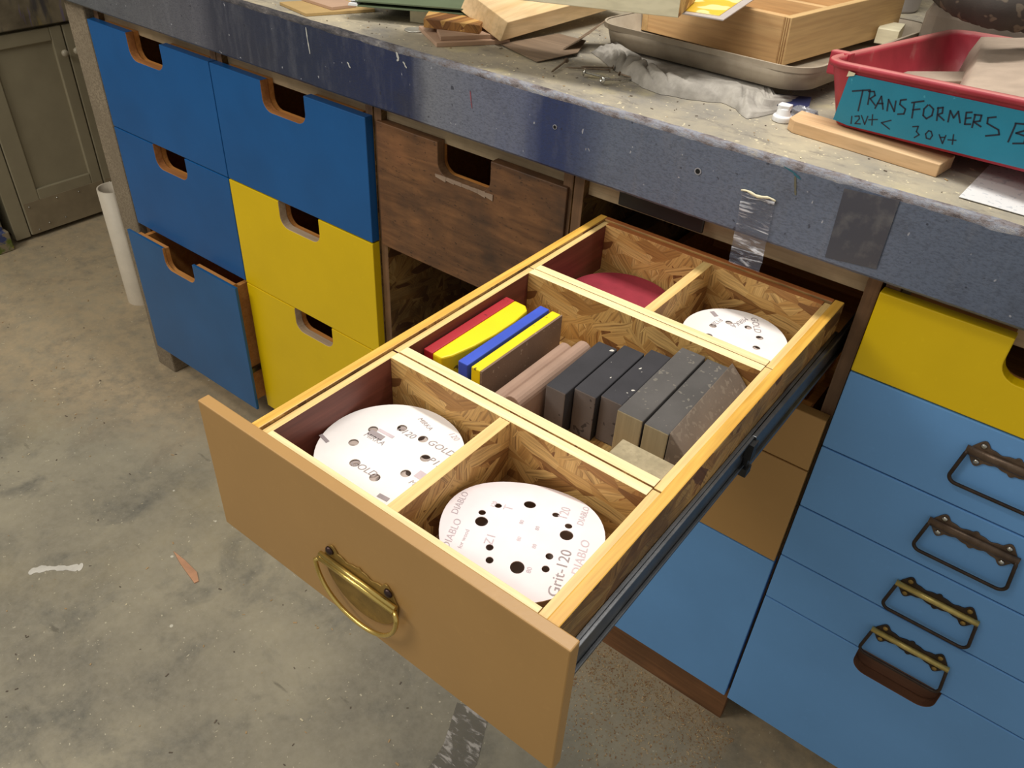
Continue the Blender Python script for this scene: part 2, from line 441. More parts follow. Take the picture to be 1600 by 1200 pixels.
# ================================================================== WORKTOP
ZT, ZB, YC = .1387, .0354, -.030
top = thing('worktop', 'long thick worktop with chipped edge and patchy dark blue and grey painted front', 'worktop', (0.1, .6, ZB))
bm = nb()
N = 420; X0, X1 = -1.35, 1.75
rows = []
for i in range(N + 1):
    x = X0 + (X1 - X0) * i / N
    n1 = noise.noise(Vector((x * 22, 0, 0))); n2 = noise.noise(Vector((x * 70, 3, 0))); n3 = noise.noise(Vector((x * 9, 7, 1)))
    e = .0030 + .0022 * max(0, n1 + .35) + .0012 * n2       # wear of the edge
    e = max(.0015, e)
    prof = [(1.30, ZB), (YC + .004, ZB + .0006 * n2), (YC, ZB + .004), (YC + .0008 * n3, ZB + .035), (YC + .0008 * n1, ZB + .07),
            (YC, ZT - e * 1.2 - .004), (YC + e * .35, ZT - e * .45), (YC + e, ZT - .0006), (YC + e + .003 + .0015 * n3, ZT), (.2, ZT), (1.30, ZT)]
    rows.append([bm.verts.new((x, y, z)) for y, z in prof])
for A, B in zip(rows, rows[1:]):
    for j in range(len(A)):
        k = (j + 1) % len(A)
        f = bm.faces.new((A[j], B[j], B[k], A[k]))
        f.material_index = 0 if j in (0, 1, 2, 3, 4) else (2 if j in (5, 6, 7) else 1)
        f.smooth = j in (5, 6, 7)
bm.faces.new(rows[0]); bm.faces.new(list(reversed(rows[-1])))
obj('slab', bm, [M['cfront'], M['ctop'], M['cedge']], top)
M['white_paint'] = plain('white_paint_drip', S(190, 188, 184), .5)
M['pink_mark'] = plain('pink_crayon', S(150, 80, 92), .7)
M['hole_dark'] = plain('screw_hole_dark', S(12, 12, 14), .9)
M['teal_smear'] = plain('teal_smear_paint', S(44, 104, 122), .6)
def smear(name, pts, wd, mat):
    b = nb(); rr = random.Random(len(pts))
    path = []
    for (a, c) in zip(pts, pts[1:]):
        for t in range(5): path.append((a[0] + (c[0] - a[0]) * t / 5, a[1] + (c[1] - a[1]) * t / 5))
    path.append(pts[-1])
    L, Rr = [], []
    for i, (x, z) in enumerate(path):
        wv = wd * (.6 + .6 * rr.random()) * (.4 if i in (0, len(path) - 1) else 1)
        L.append(b.verts.new((x - wv / 2, YC - .0007, z))); Rr.append(b.verts.new((x + wv / 2, YC - .0007, z)))
    for i in range(len(L) - 1):
        b.faces.new((L[i], Rr[i], Rr[i + 1], L[i + 1]))
    return obj(name, b, mat, top)
smear('paint_drip', [(-.041, .128), (-.040, .112), (-.037, .088)], .0028, M['white_paint'])
smear('paint_drip', [(.157, .131), (.160, .122), (.158, .118)], .005, M['white_paint'])
smear('paint_drip', [(.170, .120), (.176, .112)], .004, M['white_paint'])
smear('paint_drip', [(.050, .094), (.055, .086)], .004, M['white_paint'])
smear('crayon_mark', [(.298, .108), (.3, .094), (.302, .084)], .002, M['pink_mark'])
smear('paint_smear', [(.757, .131), (.770, .127), (.778, .122)], .006, M['teal_smear'])
smear('paint_smear', [(.772, .124), (.776, .110), (.778, .103)], .003, plain('ochre_smear', S(104, 100, 84), .7))
for x, z, r in ((.445, .0945, .0022), (.6565, .0955, .0030)):
    b = nb(); lathe(b, [(r * 1.5, 0), (r * 1.5, .0008), (r, .0009)], (x, YC - .0009, z), 16, 'y'); obj('screw_hole_rim', b, plain('hole_rim', S(150, 150, 158), .6), top)
    b = nb(); lathe(b, [(r, 0), (r, .0004)], (x, YC - .0013, z), 16, 'y'); obj('screw_hole', b, M['hole_dark'], top)

# ================================================================== CABINETS
T = .018
ZBOT = -.8345
def notched(x0, x1, z0, z1, nc, nw=.116, nd=.054, r=.022):
    a, b = nc - nw / 2, nc + nw / 2
    pts = [(x0, z0), (x1, z0), (x1, z1), (b, z1)]
    pts += [(b, z1 - nd + r)] + arc(b - r, z1 - nd + r, r, 0, -90, 6)[1:]
    pts += arc(a + r, z1 - nd + r, r, -90, -180, 6)
    pts += [(a, z1), (x0, z1)]
    return pts
def front_mesh(pts, y0, y1, ncx=None, nw=.116, z1=0, nd=.05):
    b = nb()
    def smi(i):
        if ncx is None: return 0
        p, q = pts[i], pts[(i + 1) % len(pts)]
        mx = (p[0] + q[0]) / 2; mz = (p[1] + q[1]) / 2
        return 1 if abs(mx - ncx) < nw / 2 + .001 and mz < z1 - .0008 and mz > z1 - nd - .02 else 0
    prism(b, pts, 'y', y0, y1, 0, smi); return b
def drawer_box(bm, x0, x1, z0, z1, y0, y1, nc=None, t=.012):
    zt = z1 - .012
    if nc is not None: prism(bm, notched(x0, x1, z0 + .01, z1 - .004, nc, .120, .054, .022), 'y', y0, y0 + t)
    else: bx(bm, x0, x1, y0, y0 + t, z0 + .01, z1 - .003 if z1 < -.1 else zt)
    bx(bm, x0, x0 + t, y0 + t, y1, z0 + .01, zt); bx(bm, x1 - t, x1, y0 + t, y1, z0 + .01, zt)
    bx(bm, x0 + t, x1 - t, y1 - t, y1, z0 + .01, zt); bx(bm, x0 + t, x1 - t, y0 + t, y1 - t, z0 + .012, z0 + .018)
def cabinet(label, x0, x1, kick_y, kick_mat, extra=None, shelf=None):
    t = thing('drawer_cabinet', label, 'cabinet', ((x0 + x1) / 2, .3, -Z0), 'drawer cabinets under the worktop')
    b = nb(); w_ = .018
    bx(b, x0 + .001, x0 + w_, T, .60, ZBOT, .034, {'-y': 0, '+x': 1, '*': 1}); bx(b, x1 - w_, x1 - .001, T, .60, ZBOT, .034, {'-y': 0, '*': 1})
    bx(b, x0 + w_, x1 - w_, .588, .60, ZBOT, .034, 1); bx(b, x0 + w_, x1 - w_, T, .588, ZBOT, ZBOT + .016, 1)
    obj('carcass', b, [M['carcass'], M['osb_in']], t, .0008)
    b = nb(); bx(b, x0 + w_, x1 - w_, T + .0125, T + .05, -.013, .034); obj('rail', b, M['rail'], t, .001)
    b = nb(); bx(b, x0 + .001, x1 - .001, kick_y, kick_y + .018, -Z0, ZBOT); obj('kick_board', b, kick_mat, t, .001)
    return t
def closed_drawer(cab, x0, x1, z0, z1, paint_, nc=None, edge='ply_edge', yf=0.0, notch_y=None, label=None, gap=.0012, nw=.116, nd=.054, solid=False):
    y0 = yf + T
    b = nb(); bw0, bw1 = x0 + .03, x1 - .03
    drawer_box(b, bw0, bw1, z0, z1 + (.010 if solid else 0), y0, .5 + yf, None if solid else nc)
    d = obj('drawer', b, M['cut_brown'] if solid else M['tan_box'], cab)
    if label: d['label'] = label
    if nc is not None: pts = notched(x0 + gap, x1 - gap, z0 + gap, z1 - gap, nc, nw, nd)
    else: pts = [(x0 + gap, z0 + gap), (x1 - gap, z0 + gap), (x1 - gap, z1 - gap), (x0 + gap, z1 - gap)]
    b = front_mesh(pts, yf, y0, nc, nw, z1 - gap, nd)
    f = obj('drawer_front', b, [paint_, M[edge]], d, .0014)
    return d, f
XA, XB, XC, XD, XE, XF = -.7912, -.3702, .0493, .4522, .8931, 1.313
# --- cabinet 1 (three cobalt drawers, lowest pulled out a little)
c1 = cabinet('drawer cabinet with three cobalt blue fronts beside the dusty post, lowest drawer ajar', XA, XB, .10, M['kick_dark'])
closed_drawer(c1, XA, XB, -.2329, 0, M['blue'], -.588, label='top cobalt blue drawer of the left cabinet')
closed_drawer(c1, XA, XB, -.4768, -.2329, M['blue'], -.580, label='middle cobalt blue drawer of the left cabinet')
b = nb(); drawer_box(b, XA + .03, XB - .022, -.8311, -.4830, -.031 + .007, .46, -.587); d = obj('drawer', b, M['tan_box'], c1); d['label'] = 'lowest cobalt blue drawer, pulled a few centimetres out'
pts = notched(XA, XB, -.8311, -.4830, -.587)
obj('drawer_front', front_mesh(pts, -.031, -.024, -.587, .116, -.483, .054), [M['blue_floor_reflect'], M['tan_box']], d, .001)
b = nb(); bx(b, XB - .0215, XB - .0155, -.02, .40, -.735, -.722); obj('drawer_slide', b, M['metal'], d)
# --- cabinet 2 (blue over two yellow)
c2 = cabinet('drawer cabinet with one cobalt blue front above two bright yellow fronts', XB, XC, .10, M['kick_dark'])
closed_drawer(c2, XB, XC, -.2329, 0, M['blue'], -.162, label='cobalt blue top drawer above the yellow ones')
closed_drawer(c2, XB, XC, -.4790, -.2329, M['yellow'], -.157, 'ply_edge_pale', label='upper bright yellow drawer')
closed_drawer(c2, XB, XC, -.8345, -.4790, M['yellow'], -.150, 'ply_edge_pale', label='lower bright yellow drawer')
# --- cabinet 3 (bare brown drawer above an empty bay)
c3 = cabinet('drawer cabinet with one bare brown plywood drawer above an empty bay', XC + .001, XD + .001, .10, M['kick_dark'])
d, f = closed_drawer(c3, XC + .010, XD - .004, -.2354, -.004, M['brown'], .2515, 'carcass', yf=.012, nw=.108, label='bare brown plywood drawer with torn notch')
b = nb(); bx(b, XC + .019, XD - .017, .02, .587, -.492, -.476); obj('shelf', b, M['carcass_dark'], c3)
M['torn'] = wood('torn_veneer', S(140, 116, 98), S(170, 146, 126), 'x')
b = nb()
for k in range(7):
    cx = .205 + k * .016; 
    pr = [(cx - .012, -.0575 - random.random() * .002), (cx + .012, -.0575), (cx + .010 + .004 * random.random(), -.064 - .004 * random.random()), (cx - .011, -.063)]
    prism(b, pr, 'y', .0105 + .0004 * (k % 2), .0118)
o = obj('torn_veneer', b, M['torn'], d); 
# --- cabinet 4 (drawer pulled right out, two tan fronts and one light blue below)
c4 = cabinet('drawer cabinet under the hanging tape, its top drawer pulled all the way out', XD + .001, XE - .001, .030, M['kick'])
b = nb(); bx(b, .530, .660, T - .004, T + .0008, -.004, .026); obj('dark_stain_plate', b, M['metal_dark'], c4, .002)  # thin dark plate added to stand in for a dark stain on the rail
closed_drawer(c4, XD + .003, XE - .003, -.2808, -.189, M['gold'], label='upper closed tan drawer')
closed_drawer(c4, XD + .003, XE - .003, -.4698, -.2808, M['gold'], label='lower closed tan drawer')
closed_drawer(c4, XD + .003, XE - .003, -.8345, -.4698, M['lblue'], label='light blue bottom drawer')
# --- cabinet 5 (yellow over five light blue with chest handles)
c5 = cabinet('drawer cabinet with yellow top front and five light blue drawers with metal chest handles', XE + .001, XF, .13, M['kick_dark'])
closed_drawer(c5, XE, XF, -.1040, .0110, M['yellow'], 1.098, 'yellow', nw=.116, nd=.052, label='yellow top drawer with a cut-out grip')
zs = [-.1040, -.2294, -.3425, -.4477, -.5448]

def wavy_top(W, zc, up, n=48, dip=.60):
    """scalloped silhouette height over x in [-W, W]"""
    P = []
    for i in range(n + 1):
        x = -W + 2 * W * i / n; a = abs(x) / W
        lobe = math.exp(-((a - .72) / .20) ** 2) * up
        mid = math.exp(-((a) / .16) ** 2) * up * .78
        base = up * dip * (1 - a ** 8) * (1 - .25 * math.exp(-((a - .33) / .10) ** 2))
        h = max(lobe, mid, base) if a < .999 else up * .05
        P.append((x, zc + h * min(1, (1 - a) * 9 + .25)))
    return P
def chest_handle(cx, zc, yf, dr, plate_m, tube_m, bail_m, screw_m, W=.0525, drop=.050, label=None):
    b = nb()
    up = wavy_top(W, zc, .0190); lo = [(x, 2 * zc - z) for x, z in reversed(wavy_top(W, zc, .0190))]
    prism(b, [(cx + x, z) for x, z in up + lo], 'y', yf - .0022, yf - .0001)
    hp = obj('handle_plate', b, plate_m, dr, .0006)
    if label: hp['label'] = label
    b = nb(); tube(b, [(cx - W - .001, yf - .0040, zc), (cx + W + .001, yf - .0040, zc)], .0042 if tube_m is not plate_m else .0062, 16)
    for v in b.verts:
        if tube_m is plate_m: v.co.y = yf - .0010 + (v.co.y - yf + .0040) * .62 - .0022
    obj('handle_barrel', b, tube_m, dr)
    w2 = W + .004; r = .010; y = yf - .0062
    pth = [(cx - W + .002, y + .0015, zc)]
    pth += [(cx - W + .0005, y, zc - .004)]
    pth += [(cx + u, y - .001, zc + v) for u, v in arc(-w2 + r, -drop + r, r, 180, 270, 7)]
    pth += [(cx + u, y - .001, zc + v) for u, v in arc(w2 - r, -drop + r, r, 270, 360, 7)]
    pth += [(cx + W - .0005, y, zc - .004), (cx + W - .002, y + .0015, zc)]
    b = nb(); tube(b, pth, .0024, 10); obj('handle_bail', b, bail_m, dr)
    for sx in (-1, 1):
        for sz in (-1, 1):
            b = nb(); lathe(b, [(.0036, 0), (.0034, -.0012), (.002, -.0022), (.0004, -.0025)], (cx + sx * .038, yf - .0022, zc + sz * .0120), 14, 'y')
            obj('screw', b, screw_m, dr)
hd = [(-.142, 'bronze', 'bronze', 'weathered bronze chest handle'), (-.2645, 'bronze', 'bronze', 'weathered bronze chest handle with rounded grip'),
      (-.3865, 'bronze_d', 'brass_pale', 'dark chest handle with a pale brass bar'), (-.4905, 'bronze_d', 'brass_pale', 'dark chest handle with a pale brass bar, hanging over the cut-out')]
for i in range(4):
    d, f = closed_drawer(c5, XE, XF, zs[i + 1], zs[i], M['lblue'], label='light blue drawer, %s of the five' % ('uppermost', 'second', 'third', 'fourth')[i])
    chest_handle(1.100, hd[i][0], 0.0, d, M[hd[i][1]], M[hd[i][2]], M['bronze_d'], M['steel'] if i < 2 else M['brass_old'], label=hd[i][3])
d, f = closed_drawer(c5, XE, XF, -.8345, -.5448, M['lblue'], 1.103, 'cut_brown', nw=.118, nd=.046, solid=True, label='deep light blue bottom drawer with a cut-out grip')

# ================================================================== THE OPEN DRAWER (a part of its cabinet)
yF = -.6088; TP = .0125
PL, PR, ZP, ZPB = .4494, .8794, -.0189, -.1864
BL, BR, ZBX, YB = .5075, .8594, -.0249, .0119
y0 = yF + TP
b = nb()
idx = {'+z': 1, '-x': 0, '+x': 0, '*': 0}
bx(b, BL, BL + .0115, y0, YB, -.1095, ZBX, idx); bx(b, BR - .0119, BR, y0, YB, -.1095, ZBX, idx)
bx(b, BL + .0115, BR - .0119, YB - .009, YB, -.1095, ZBX, {'+z': 2, '*': 0}); bx(b, BL + .0115, BR - .0119, y0, YB - .009, -.1095, -.1035, 0)
od = obj('drawer', b, [M['osb_side'], M['pine_warm'], M['red_edge']], c4, .0012)
od['label'] = 'wide strand board drawer with pine edges pulled fully out, tan painted front'
b = nb(); bx(b, PL, PR, yF, y0, ZPB, ZP); obj('drawer_front', b, M['gold'], od, .0012)
# slides on both sides
for s_, xs in ((1, BR), (-1, BL)):
    b = nb()
    a0, a1 = (xs + .0002, xs + .0042) if s_ > 0 else (xs - .0042, xs - .0002)
    bx(b, a0, a1, y0 + .002, YB, -.104, -.066)
    bx(b, *((a1, a1 + .0035) if s_ > 0 else (a0 - .0035, a0)), y0 + .004, -.24, -.070, -.0665); bx(b, *((a1, a1 + .0035) if s_ > 0 else (a0 - .0035, a0)), y0 + .004, -.24, -.104, -.1005)
    o = obj('drawer_slide', b, M['metal'], od, .0006)
    b = nb()
    c0, c1_ = (xs + .0048, xs + .0098) if s_ > 0 else (xs - .0098, xs - .0048)
    bx(b, c0, c1_, -.245, .25, -.112, -.106); bx(b, c0, c1_, -.245, .25, -.072, -.066); bx(b, c0, c0 + .0015 if s_ > 0 else c1_, -.245, .25, -.106, -.072) if s_ > 0 else bx(b, c1_ - .0015, c1_, -.245, .25, -.106, -.072)
    obj('drawer_slide', b, M['metal'], od, .0006)
    b = nb()
    bx(b, c0, c1_ + .003, -.256, -.243, -.114, -.104); bx(b, c0, c1_ + .003, -.256, -.243, -.090, -.070); bx(b, c0, c1_, -.252, -.247, -.104, -.090)
    obj('slide_stop', b, M['metal_dark'], od)
# brass chest handle on the tan front
hx, hz = .6615, -.1115
b = nb()
up = [(hx + x, z) for x, z in wavy_top(.047, hz, .0195, dip=.66)]
lo = [(hx + .047 * math.cos(a), hz - .004 - .046 * math.sin(a)) for a in [i * PI / 16 for i in range(17)]]
prism(b, up + lo, 'y', yF - .0018, yF - .0001)
o = obj('handle_plate', b, M['brass_old'], od, .0005); o['label'] = 'scalloped brass back plate'
b = nb(); tube(b, [(hx - .049, yF - .0045, hz + .0012), (hx + .0475, yF - .0045, hz + .0012)], .0026, 12); tube(b, [(hx - .050, yF - .0060, hz - .0032), (hx + .0465, yF - .0060, hz - .0032)], .0026, 12)
obj('handle_barrel', b, M['brass'], od)
pth = [(hx - .046, yF - .005, hz - .002)]
for i in range(25):
    a = PI + PI * i / 24
    u, v = .0515 * math.cos(a), .050 * math.sin(a)
    u = math.copysign(abs(u) ** .9 * .0515 ** .1, u)
    pth.append((hx + u, yF - .0085, hz - .006 + v))
pth.append((hx + .046, yF - .005, hz - .002))
b = nb(); tube(b, pth, .0023, 12); obj('handle_bail', b, M['brass'], od)
for sx in (-1, 1):
    b = nb(); lathe(b, [(.0048, 0), (.0046, -.0015), (.0030, -.0030), (.0005, -.0034)], (hx + sx * .037, yF - .0018, hz + .0115), 18, 'y'); obj('screw', b, M['screw_dark'], od)
    b = nb(); lathe(b, [(.0030, 0), (.0028, -.0012), (.0005, -.0022)], (hx + sx * .034, yF - .0018, hz - .0125), 14, 'y'); obj('screw', b, M['brass_old'], od)

# ================================================================== LIFT-OUT TRAYS
def tray(label, ya, yb, wf, wr, div=None, rear_cap='pine_x'):
    """ya..yb outer; wf, wr wall thickness front and rear"""
    x0, x1 = .5195, .8470
    t = thing('wooden_tray', label, 'tray', ((x0 + x1) / 2, (ya + yb) / 2, -.1032), 'trays in the open drawer')
    zb, zt = -.1032, -.0285
    b = nb(); bx(b, x0, x0 + .0085, ya, yb, zb, zt, {'+z': 1, '*': 0}); o = obj('side_wall', b, [M['maho'], M['pine_y']], t, .0006); o['label'] = 'reddish plywood side'
    b = nb(); bx(b, x1 - .0085, x1, ya, yb, zb, zt, {'+z': 1, '*': 0}); obj('side_wall', b, [M['osb_yz'], M['pine_y']], t, .0006)
    b = nb(); bx(b, x0 + .0085, x1 - .0085, ya, ya + wf, zb, zt + .0012, {'+z': 1, '*': 0}); obj('end_wall', b, [M['osb_xz'], M['pine_x']], t, .0006)
    b = nb(); bx(b, x0 + .0085, x1 - .0085, yb - wr, yb, zb, zt + .0012, {'+z': 1, '*': 0}); obj('end_wall', b, [M['osb_xz'], M[rear_cap]], t, .0006)
    b = nb(); bx(b, x0 + .0085, x1 - .0085, ya + wf, yb - wr, zb, zb + .006); obj('tray_bottom', b, M['osb_xz'], t)
    if div:
        b = nb(); bx(b, div - .0065, div + .0065, ya + wf, yb - wr, zb + .006, zt + .0005, {'+z': 1, '*': 0}); obj('divider', b, [M['osb_yz'], M['pine_y']], t, .0006)
    return t
tray('front wooden tray holding two white sanding discs, nearest the tan drawer front', -.5960, -.4190, .011, .0115, .6815)
tray('middle wooden tray full of upright sanding blocks', -.4170, -.1752, .0125, .0125)
tray('rear wooden tray under the worktop edge holding a red and a white disc', -.1742, .0022, .0125, .010, .6855, 'red_edge')

# ================================================================== SANDING DISCS
M['disc'] = plain('white_abrasive_disc', S(242, 236, 234), .8, 0, .03, 30, .1)
M['disc_pink'] = plain('pinkish_white_disc', S(242, 230, 233), .8, 0, .03, 30, .1)
M['disc_red'] = plain('dark_red_disc', S(150, 44, 58), .9, 0, .08, 60, .3)
M['ink'] = plain('grey_print', S(158, 146, 148), .8)
M['ink_pink'] = plain('pale_pink_print', S(202, 186, 192), .8)
M['core'] = plain('disc_stack_edge', S(176, 160, 152), .9)
def circ(cx, cy, r, n=20): return [(cx + r * math.cos(2 * PI * i / n), cy + r * math.sin(2 * PI * i / n)) for i in range(n)]
def curl(bm, fn, fine=.012):
    for _ in range(4):
        es = [e for e in bm.edges if e.calc_length() > fine]
        if not es: break
        bmesh.ops.subdivide_edges(bm, edges=es, cuts=1); bmesh.ops.triangulate(bm, faces=bm.faces)
    for v in bm.verts: v.co.z += fn(v.co.x, v.co.y)
def sanding_disc(name, label, cx, cy, z, r, holes, mat, prints, fn=lambda x, y: 0, group='sanding discs in the open drawer', rim=64, stack=True):
    t = thing(name, label, 'sanding disc', (cx, cy, z), group)
    b = plate_with_holes(circ(0, 0, r, rim), [circ(hx_, hy_, hr, 18) for hx_, hy_, hr in holes], .0011)
    curl(b, fn)
    obj('disc_sheet', b, mat, t, local=True)
    for txt, px, py, size, ang, m_, sh in prints:
        if isinstance(txt, tuple):       # printed bar (w,h)
            tb = bmesh.new(); ww, hh = txt
            n_ = max(2, int(ww / .006))
            for i in range(n_):
                a_, b_ = -ww / 2 + ww * i / n_, -ww / 2 + ww * (i + 1) / n_
                tb.faces.new([tb.verts.new(q) for q in ((a_, -hh / 2, 0), (b_, -hh / 2, 0), (b_, hh / 2, 0), (a_, hh / 2, 0))])
        else: tb = text_bm(txt, size, .0, sh)
        mt = Matrix.Translation((px - cx, py - cy, 0)) @ Matrix.Rotation(ang, 4, 'Z')
        bmesh.ops.transform(tb, matrix=mt, verts=tb.verts)
        for v in tb.verts: v.co.z = .00135 + fn(v.co.x, v.co.y)
        obj('print_mark', tb, m_, t, local=True)
    return t
def stack_under(label, cx, cy, z, r, holes, rot=0.0, mat='core'):
    zb = -.0970
    hs = []
    for hx_, hy_, hr in holes:
        a = math.atan2(hy_, hx_) + rot; rr = math.hypot(hx_, hy_); hs.append((rr * math.cos(a), rr * math.sin(a), hr))
    b = plate_with_holes(circ(cx, cy, r, 56), [circ(cx + h[0], cy + h[1], h[2], 14) for h in hs], z - zb)
    bmesh.ops.translate(b, verts=b.verts, vec=(0, 0, zb))
    tag(obj('sanding_disc_stack', b, M[mat]), label, 'stack of sanding discs', 'stacks of discs under the top discs')
# disc 1, front left
h1 = [(-.0361, .0127, .0052), (-.0157, .0332, .0052), (-.0365, -.0137, .0052), (.0116, .0346, .0052), (-.0142, -.0332, .0054), (.0144, -.0350, .0054), (.0321, .0155, .0052), (.0325, -.0122, .0052)]
cx, cy, z = .6010, -.5075, -.0655
I = M['ink']; IP = M['ink_pink']
pr = [('GOLD', .6350, -.4716, .0115, .02, I, .2), ('P120', .6478, -.4905, .0115, .02, I, .2), ('GOLD', .5985, -.5408, .0110, .05, I, .2), ('P120', .5935, -.4770, .0110, -.02, I, .2),
      ((.018, .0075), .5735, -.4990, 0, .05, I, 0), ((.020, .004), .5790, -.4910, 0, .05, IP, 0), ('MIRKA', .5760, -.5045, .0085, .05, I, .2), ('MIRKA', .5985, -.4545, .0075, -.25, I, .2), ((.014, .004), .5385, -.5360, 0, -.2, I, 0),
      ((.026, .010), .6545, -.5125, 0, .0, IP, 0), ('MIRKA', .6560, -.5250, .0085, 0, I, .2), ((.012, .005), .6400, -.5560, 0, .1, I, 0), ('120', .6330, -.4500, .009, -.3, IP, .2)]
sanding_disc('sanding_disc', 'round white sanding disc with grey gold print in the front left compartment', cx, cy, z, .0730, h1, M['disc'], pr)
stack_under('pile of white discs under the top disc, front left compartment', cx, cy, z - .0008, .0725, h1, .16)
# disc 2, front right, curled
cx, cy, z = .7655, -.5115, -.0560
h2 = [(-.0145, .0310, .0056), (-.0330, -.0158, .0058), (.0335, .0195, .0060), (.0210, -.0345, .0062)]
h2 += [(-.0345, .0098, .0034), (-.0395, -.0070, .0034), (-.0095, -.0335, .0034), (-.0015, -.0435, .0034), (.0115, .0350, .0034), (.0285, .0300, .0034), (.0355, -.0088, .0034), (.0405, -.0210, .0034)]
uax = Vector((-.40, .917))
def curl2(x, y):
    u = x * uax.x + y * uax.y
    return -3.0 * u * u if u > 0 else -1.6 * u * u
A2 = math.atan2(.0394, -.0145)
pr = [('Grit-120', .8175, -.5275, .0135, A2, I, .0), ('120', .7815, -.4690, .0125, A2, IP, 0), ('DIABLO', .7960, -.4600, .0085, A2, IP, .1), ('DIABLO', .8225, -.5040, .0110, A2, IP, .1),
      ('DIABLO', .7030, -.5215, .0090, A2, IP, .1), ('DIABLO', .7215, -.5540, .0095, A2, IP, .1), ('Z1', .7510, -.5380, .011, A2, IP, 0), ('for wood', .7330, -.5520, .0055, A2, IP, 0),
      ('T', .7400, -.4980, .012, A2, IP, 0), ('120', .7270, -.5030, .006, A2, IP, 0), ('80', .7600, -.5050, .005, A2, IP, 0), ('80', .7750, -.5020, .005, A2, IP, 0), ('80', .7700, -.5220, .005, A2, IP, 0), ('80', .7850, -.5200, .005, A2, IP, 0), ('80', .7960, -.5420, .006, A2, IP, 0)]
sanding_disc('sanding_disc', 'curled pinkish white sanding disc marked Grit-120 in the front right compartment', cx, cy, z, .0725, h2, M['disc_pink'], pr, curl2)
b = plate_with_holes(circ(.7655, -.5115, .060, 40), [], .0195); bmesh.ops.translate(b, verts=b.verts, vec=(0, 0, -.0970))
tag(obj('sanding_disc_stack', b, M['core']), 'pile of discs below the curled disc, front right compartment', 'stack of sanding discs', 'stacks of discs under the top discs')
# disc 3, rear right
cx, cy, z = .7700, -.0900, -.0645
h3 = [(.031 * math.cos(a), .031 * math.sin(a), .0046) for a in [i * PI / 4 + .65 for i in range(8)]]
pr = [('P120', .7390, -.0750, .0095, -1.7, I, 0), ('MIRKA', .7610, -.0560, .0105, -1.75, I, .2), ('GOLD', .7790, -.0480, .0125, -1.0, I, .1), ((.012, .006), .7280, -.0600, 0, -.6, I, 0)]
sanding_disc('sanding_disc', 'smaller white sanding disc half in shadow in the rear right compartment', cx, cy, z, .0632, h3, M['disc'], pr)
stack_under('pile of small white discs, rear right compartment', cx, cy, z - .0008, .0625, h3, .2)
# disc 4, red
sanding_disc('sanding_disc', 'plain dark red sanding disc in the rear left compartment', .6035, -.0835, -.0850, .0730, [], M['disc_red'], [])
b = plate_with_holes(circ(.6035, -.0835, .0725, 48), [], .0115); bmesh.ops.translate(b, verts=b.verts, vec=(0, 0, -.0970))
tag(obj('sanding_disc_stack', b, M['disc_red']), 'pile of red discs under the red top disc', 'stack of sanding discs', 'stacks of discs under the top discs')

# ================================================================== SANDING BLOCKS in the middle tray
ZF = -.0970; G = 'sanding blocks upright in the middle tray'
M['bl_red'] = speckled('red_foam', S(178, 36, 48), S(40, 24, 24), .70, 90, .55, .1)
M['bl_yel'] = speckled('yellow_foam', S(246, 214, 6), S(120, 100, 20), .74, 90, .5, .04)
M['bl_blu'] = plain('blue_foam', S(56, 84, 196), .5, 0, .08)
M['sand_br'] = speckled('brown_abrasive', S(128, 104, 86), S(160, 140, 120), .70, 200, .9, .12)
M['bl_tan'] = speckled('pinkish_tan_rubber', S(160, 130, 112), S(200, 176, 156), .70, 60, .8, .12)
M['bl_blk'] = speckled('black_abrasive', S(52, 50, 54), S(206, 200, 190), .745, 110, .9, .2)
M['bl_gry'] = speckled('grey_abrasive_side', S(108, 98, 94), S(70, 62, 60), .68, 120, .9, .12)
M['bl_dgr'] = speckled('dark_grey_abrasive', S(84, 80, 78), S(112, 106, 98), .66, 160, .9, .18)
M['bl_end'] = wood('pale_block_end', S(150, 136, 106), S(176, 160, 128), 'z', .7)
def rotz(c, a): return Matrix.Translation(c) @ Matrix.Rotation(a, 4, 'Z') @ Matrix.Translation(-Vector(c))
t = thing('sanding_block', 'red and yellow foam sanding block against the reddish tray side', 'sanding block', (.548, -.31, ZF), G)
b = nb(); bx(b, .5300, .5430, -.3820, -.2340, ZF, -.0405); obj('red_layer', b, M['bl_red'], t, .0012)
b = nb()
pp = [(.5432, -.3822), (.5565, -.3822), (.5620, -.3700), (.5680, -.3400), (.5712, -.3050), (.5712, -.2700), (.5680, -.2420), (.5600, -.2345), (.5432, -.2340)]
prism(b, pp, 'z', ZF, -.0405); obj('yellow_layer', b, M['bl_yel'], t, .002)
b = nb(); bx(b, .5748, .5880, -.3760, -.2250, ZF, -.0385); tag(obj('sanding_block', b, M['bl_blu'], None, .0012), 'thin bright blue sanding block between the two yellow ones', 'sanding block', G)
t = thing('sanding_block', 'flat yellow sanding block with a brown gritty right face', 'sanding block', (.602, -.30, ZF), G)
b = nb(); bx(b, .5915, .6040, -.3740, -.2240, ZF, -.0395); obj('foam_layer', b, M['bl_yel'], t, .0012)
b = nb(); bx(b, .6041, .6065, -.3738, -.2242, ZF, -.0398); obj('abrasive_layer', b, M['sand_br'], t)
t = thing('sanding_block', 'pinkish tan contoured sanding block with a rounded ridge', 'sanding block', (.64, -.32, ZF), G)
b = nb()
pr_ = [(.6165, ZF), (.6660, ZF), (.6660, -.052)] + arc(.6560, -.0505, .0100, 0, 160, 8) + [(.6440, -.0600)] + arc(.6320, -.0650, .0110, 20, 120, 5) + [(.6180, -.0700), (.6165, -.0800)]
prism(b, pr_, 'y', -.3850, -.2500); obj('rubber_body', b, M['bl_tan'], t, .0012)
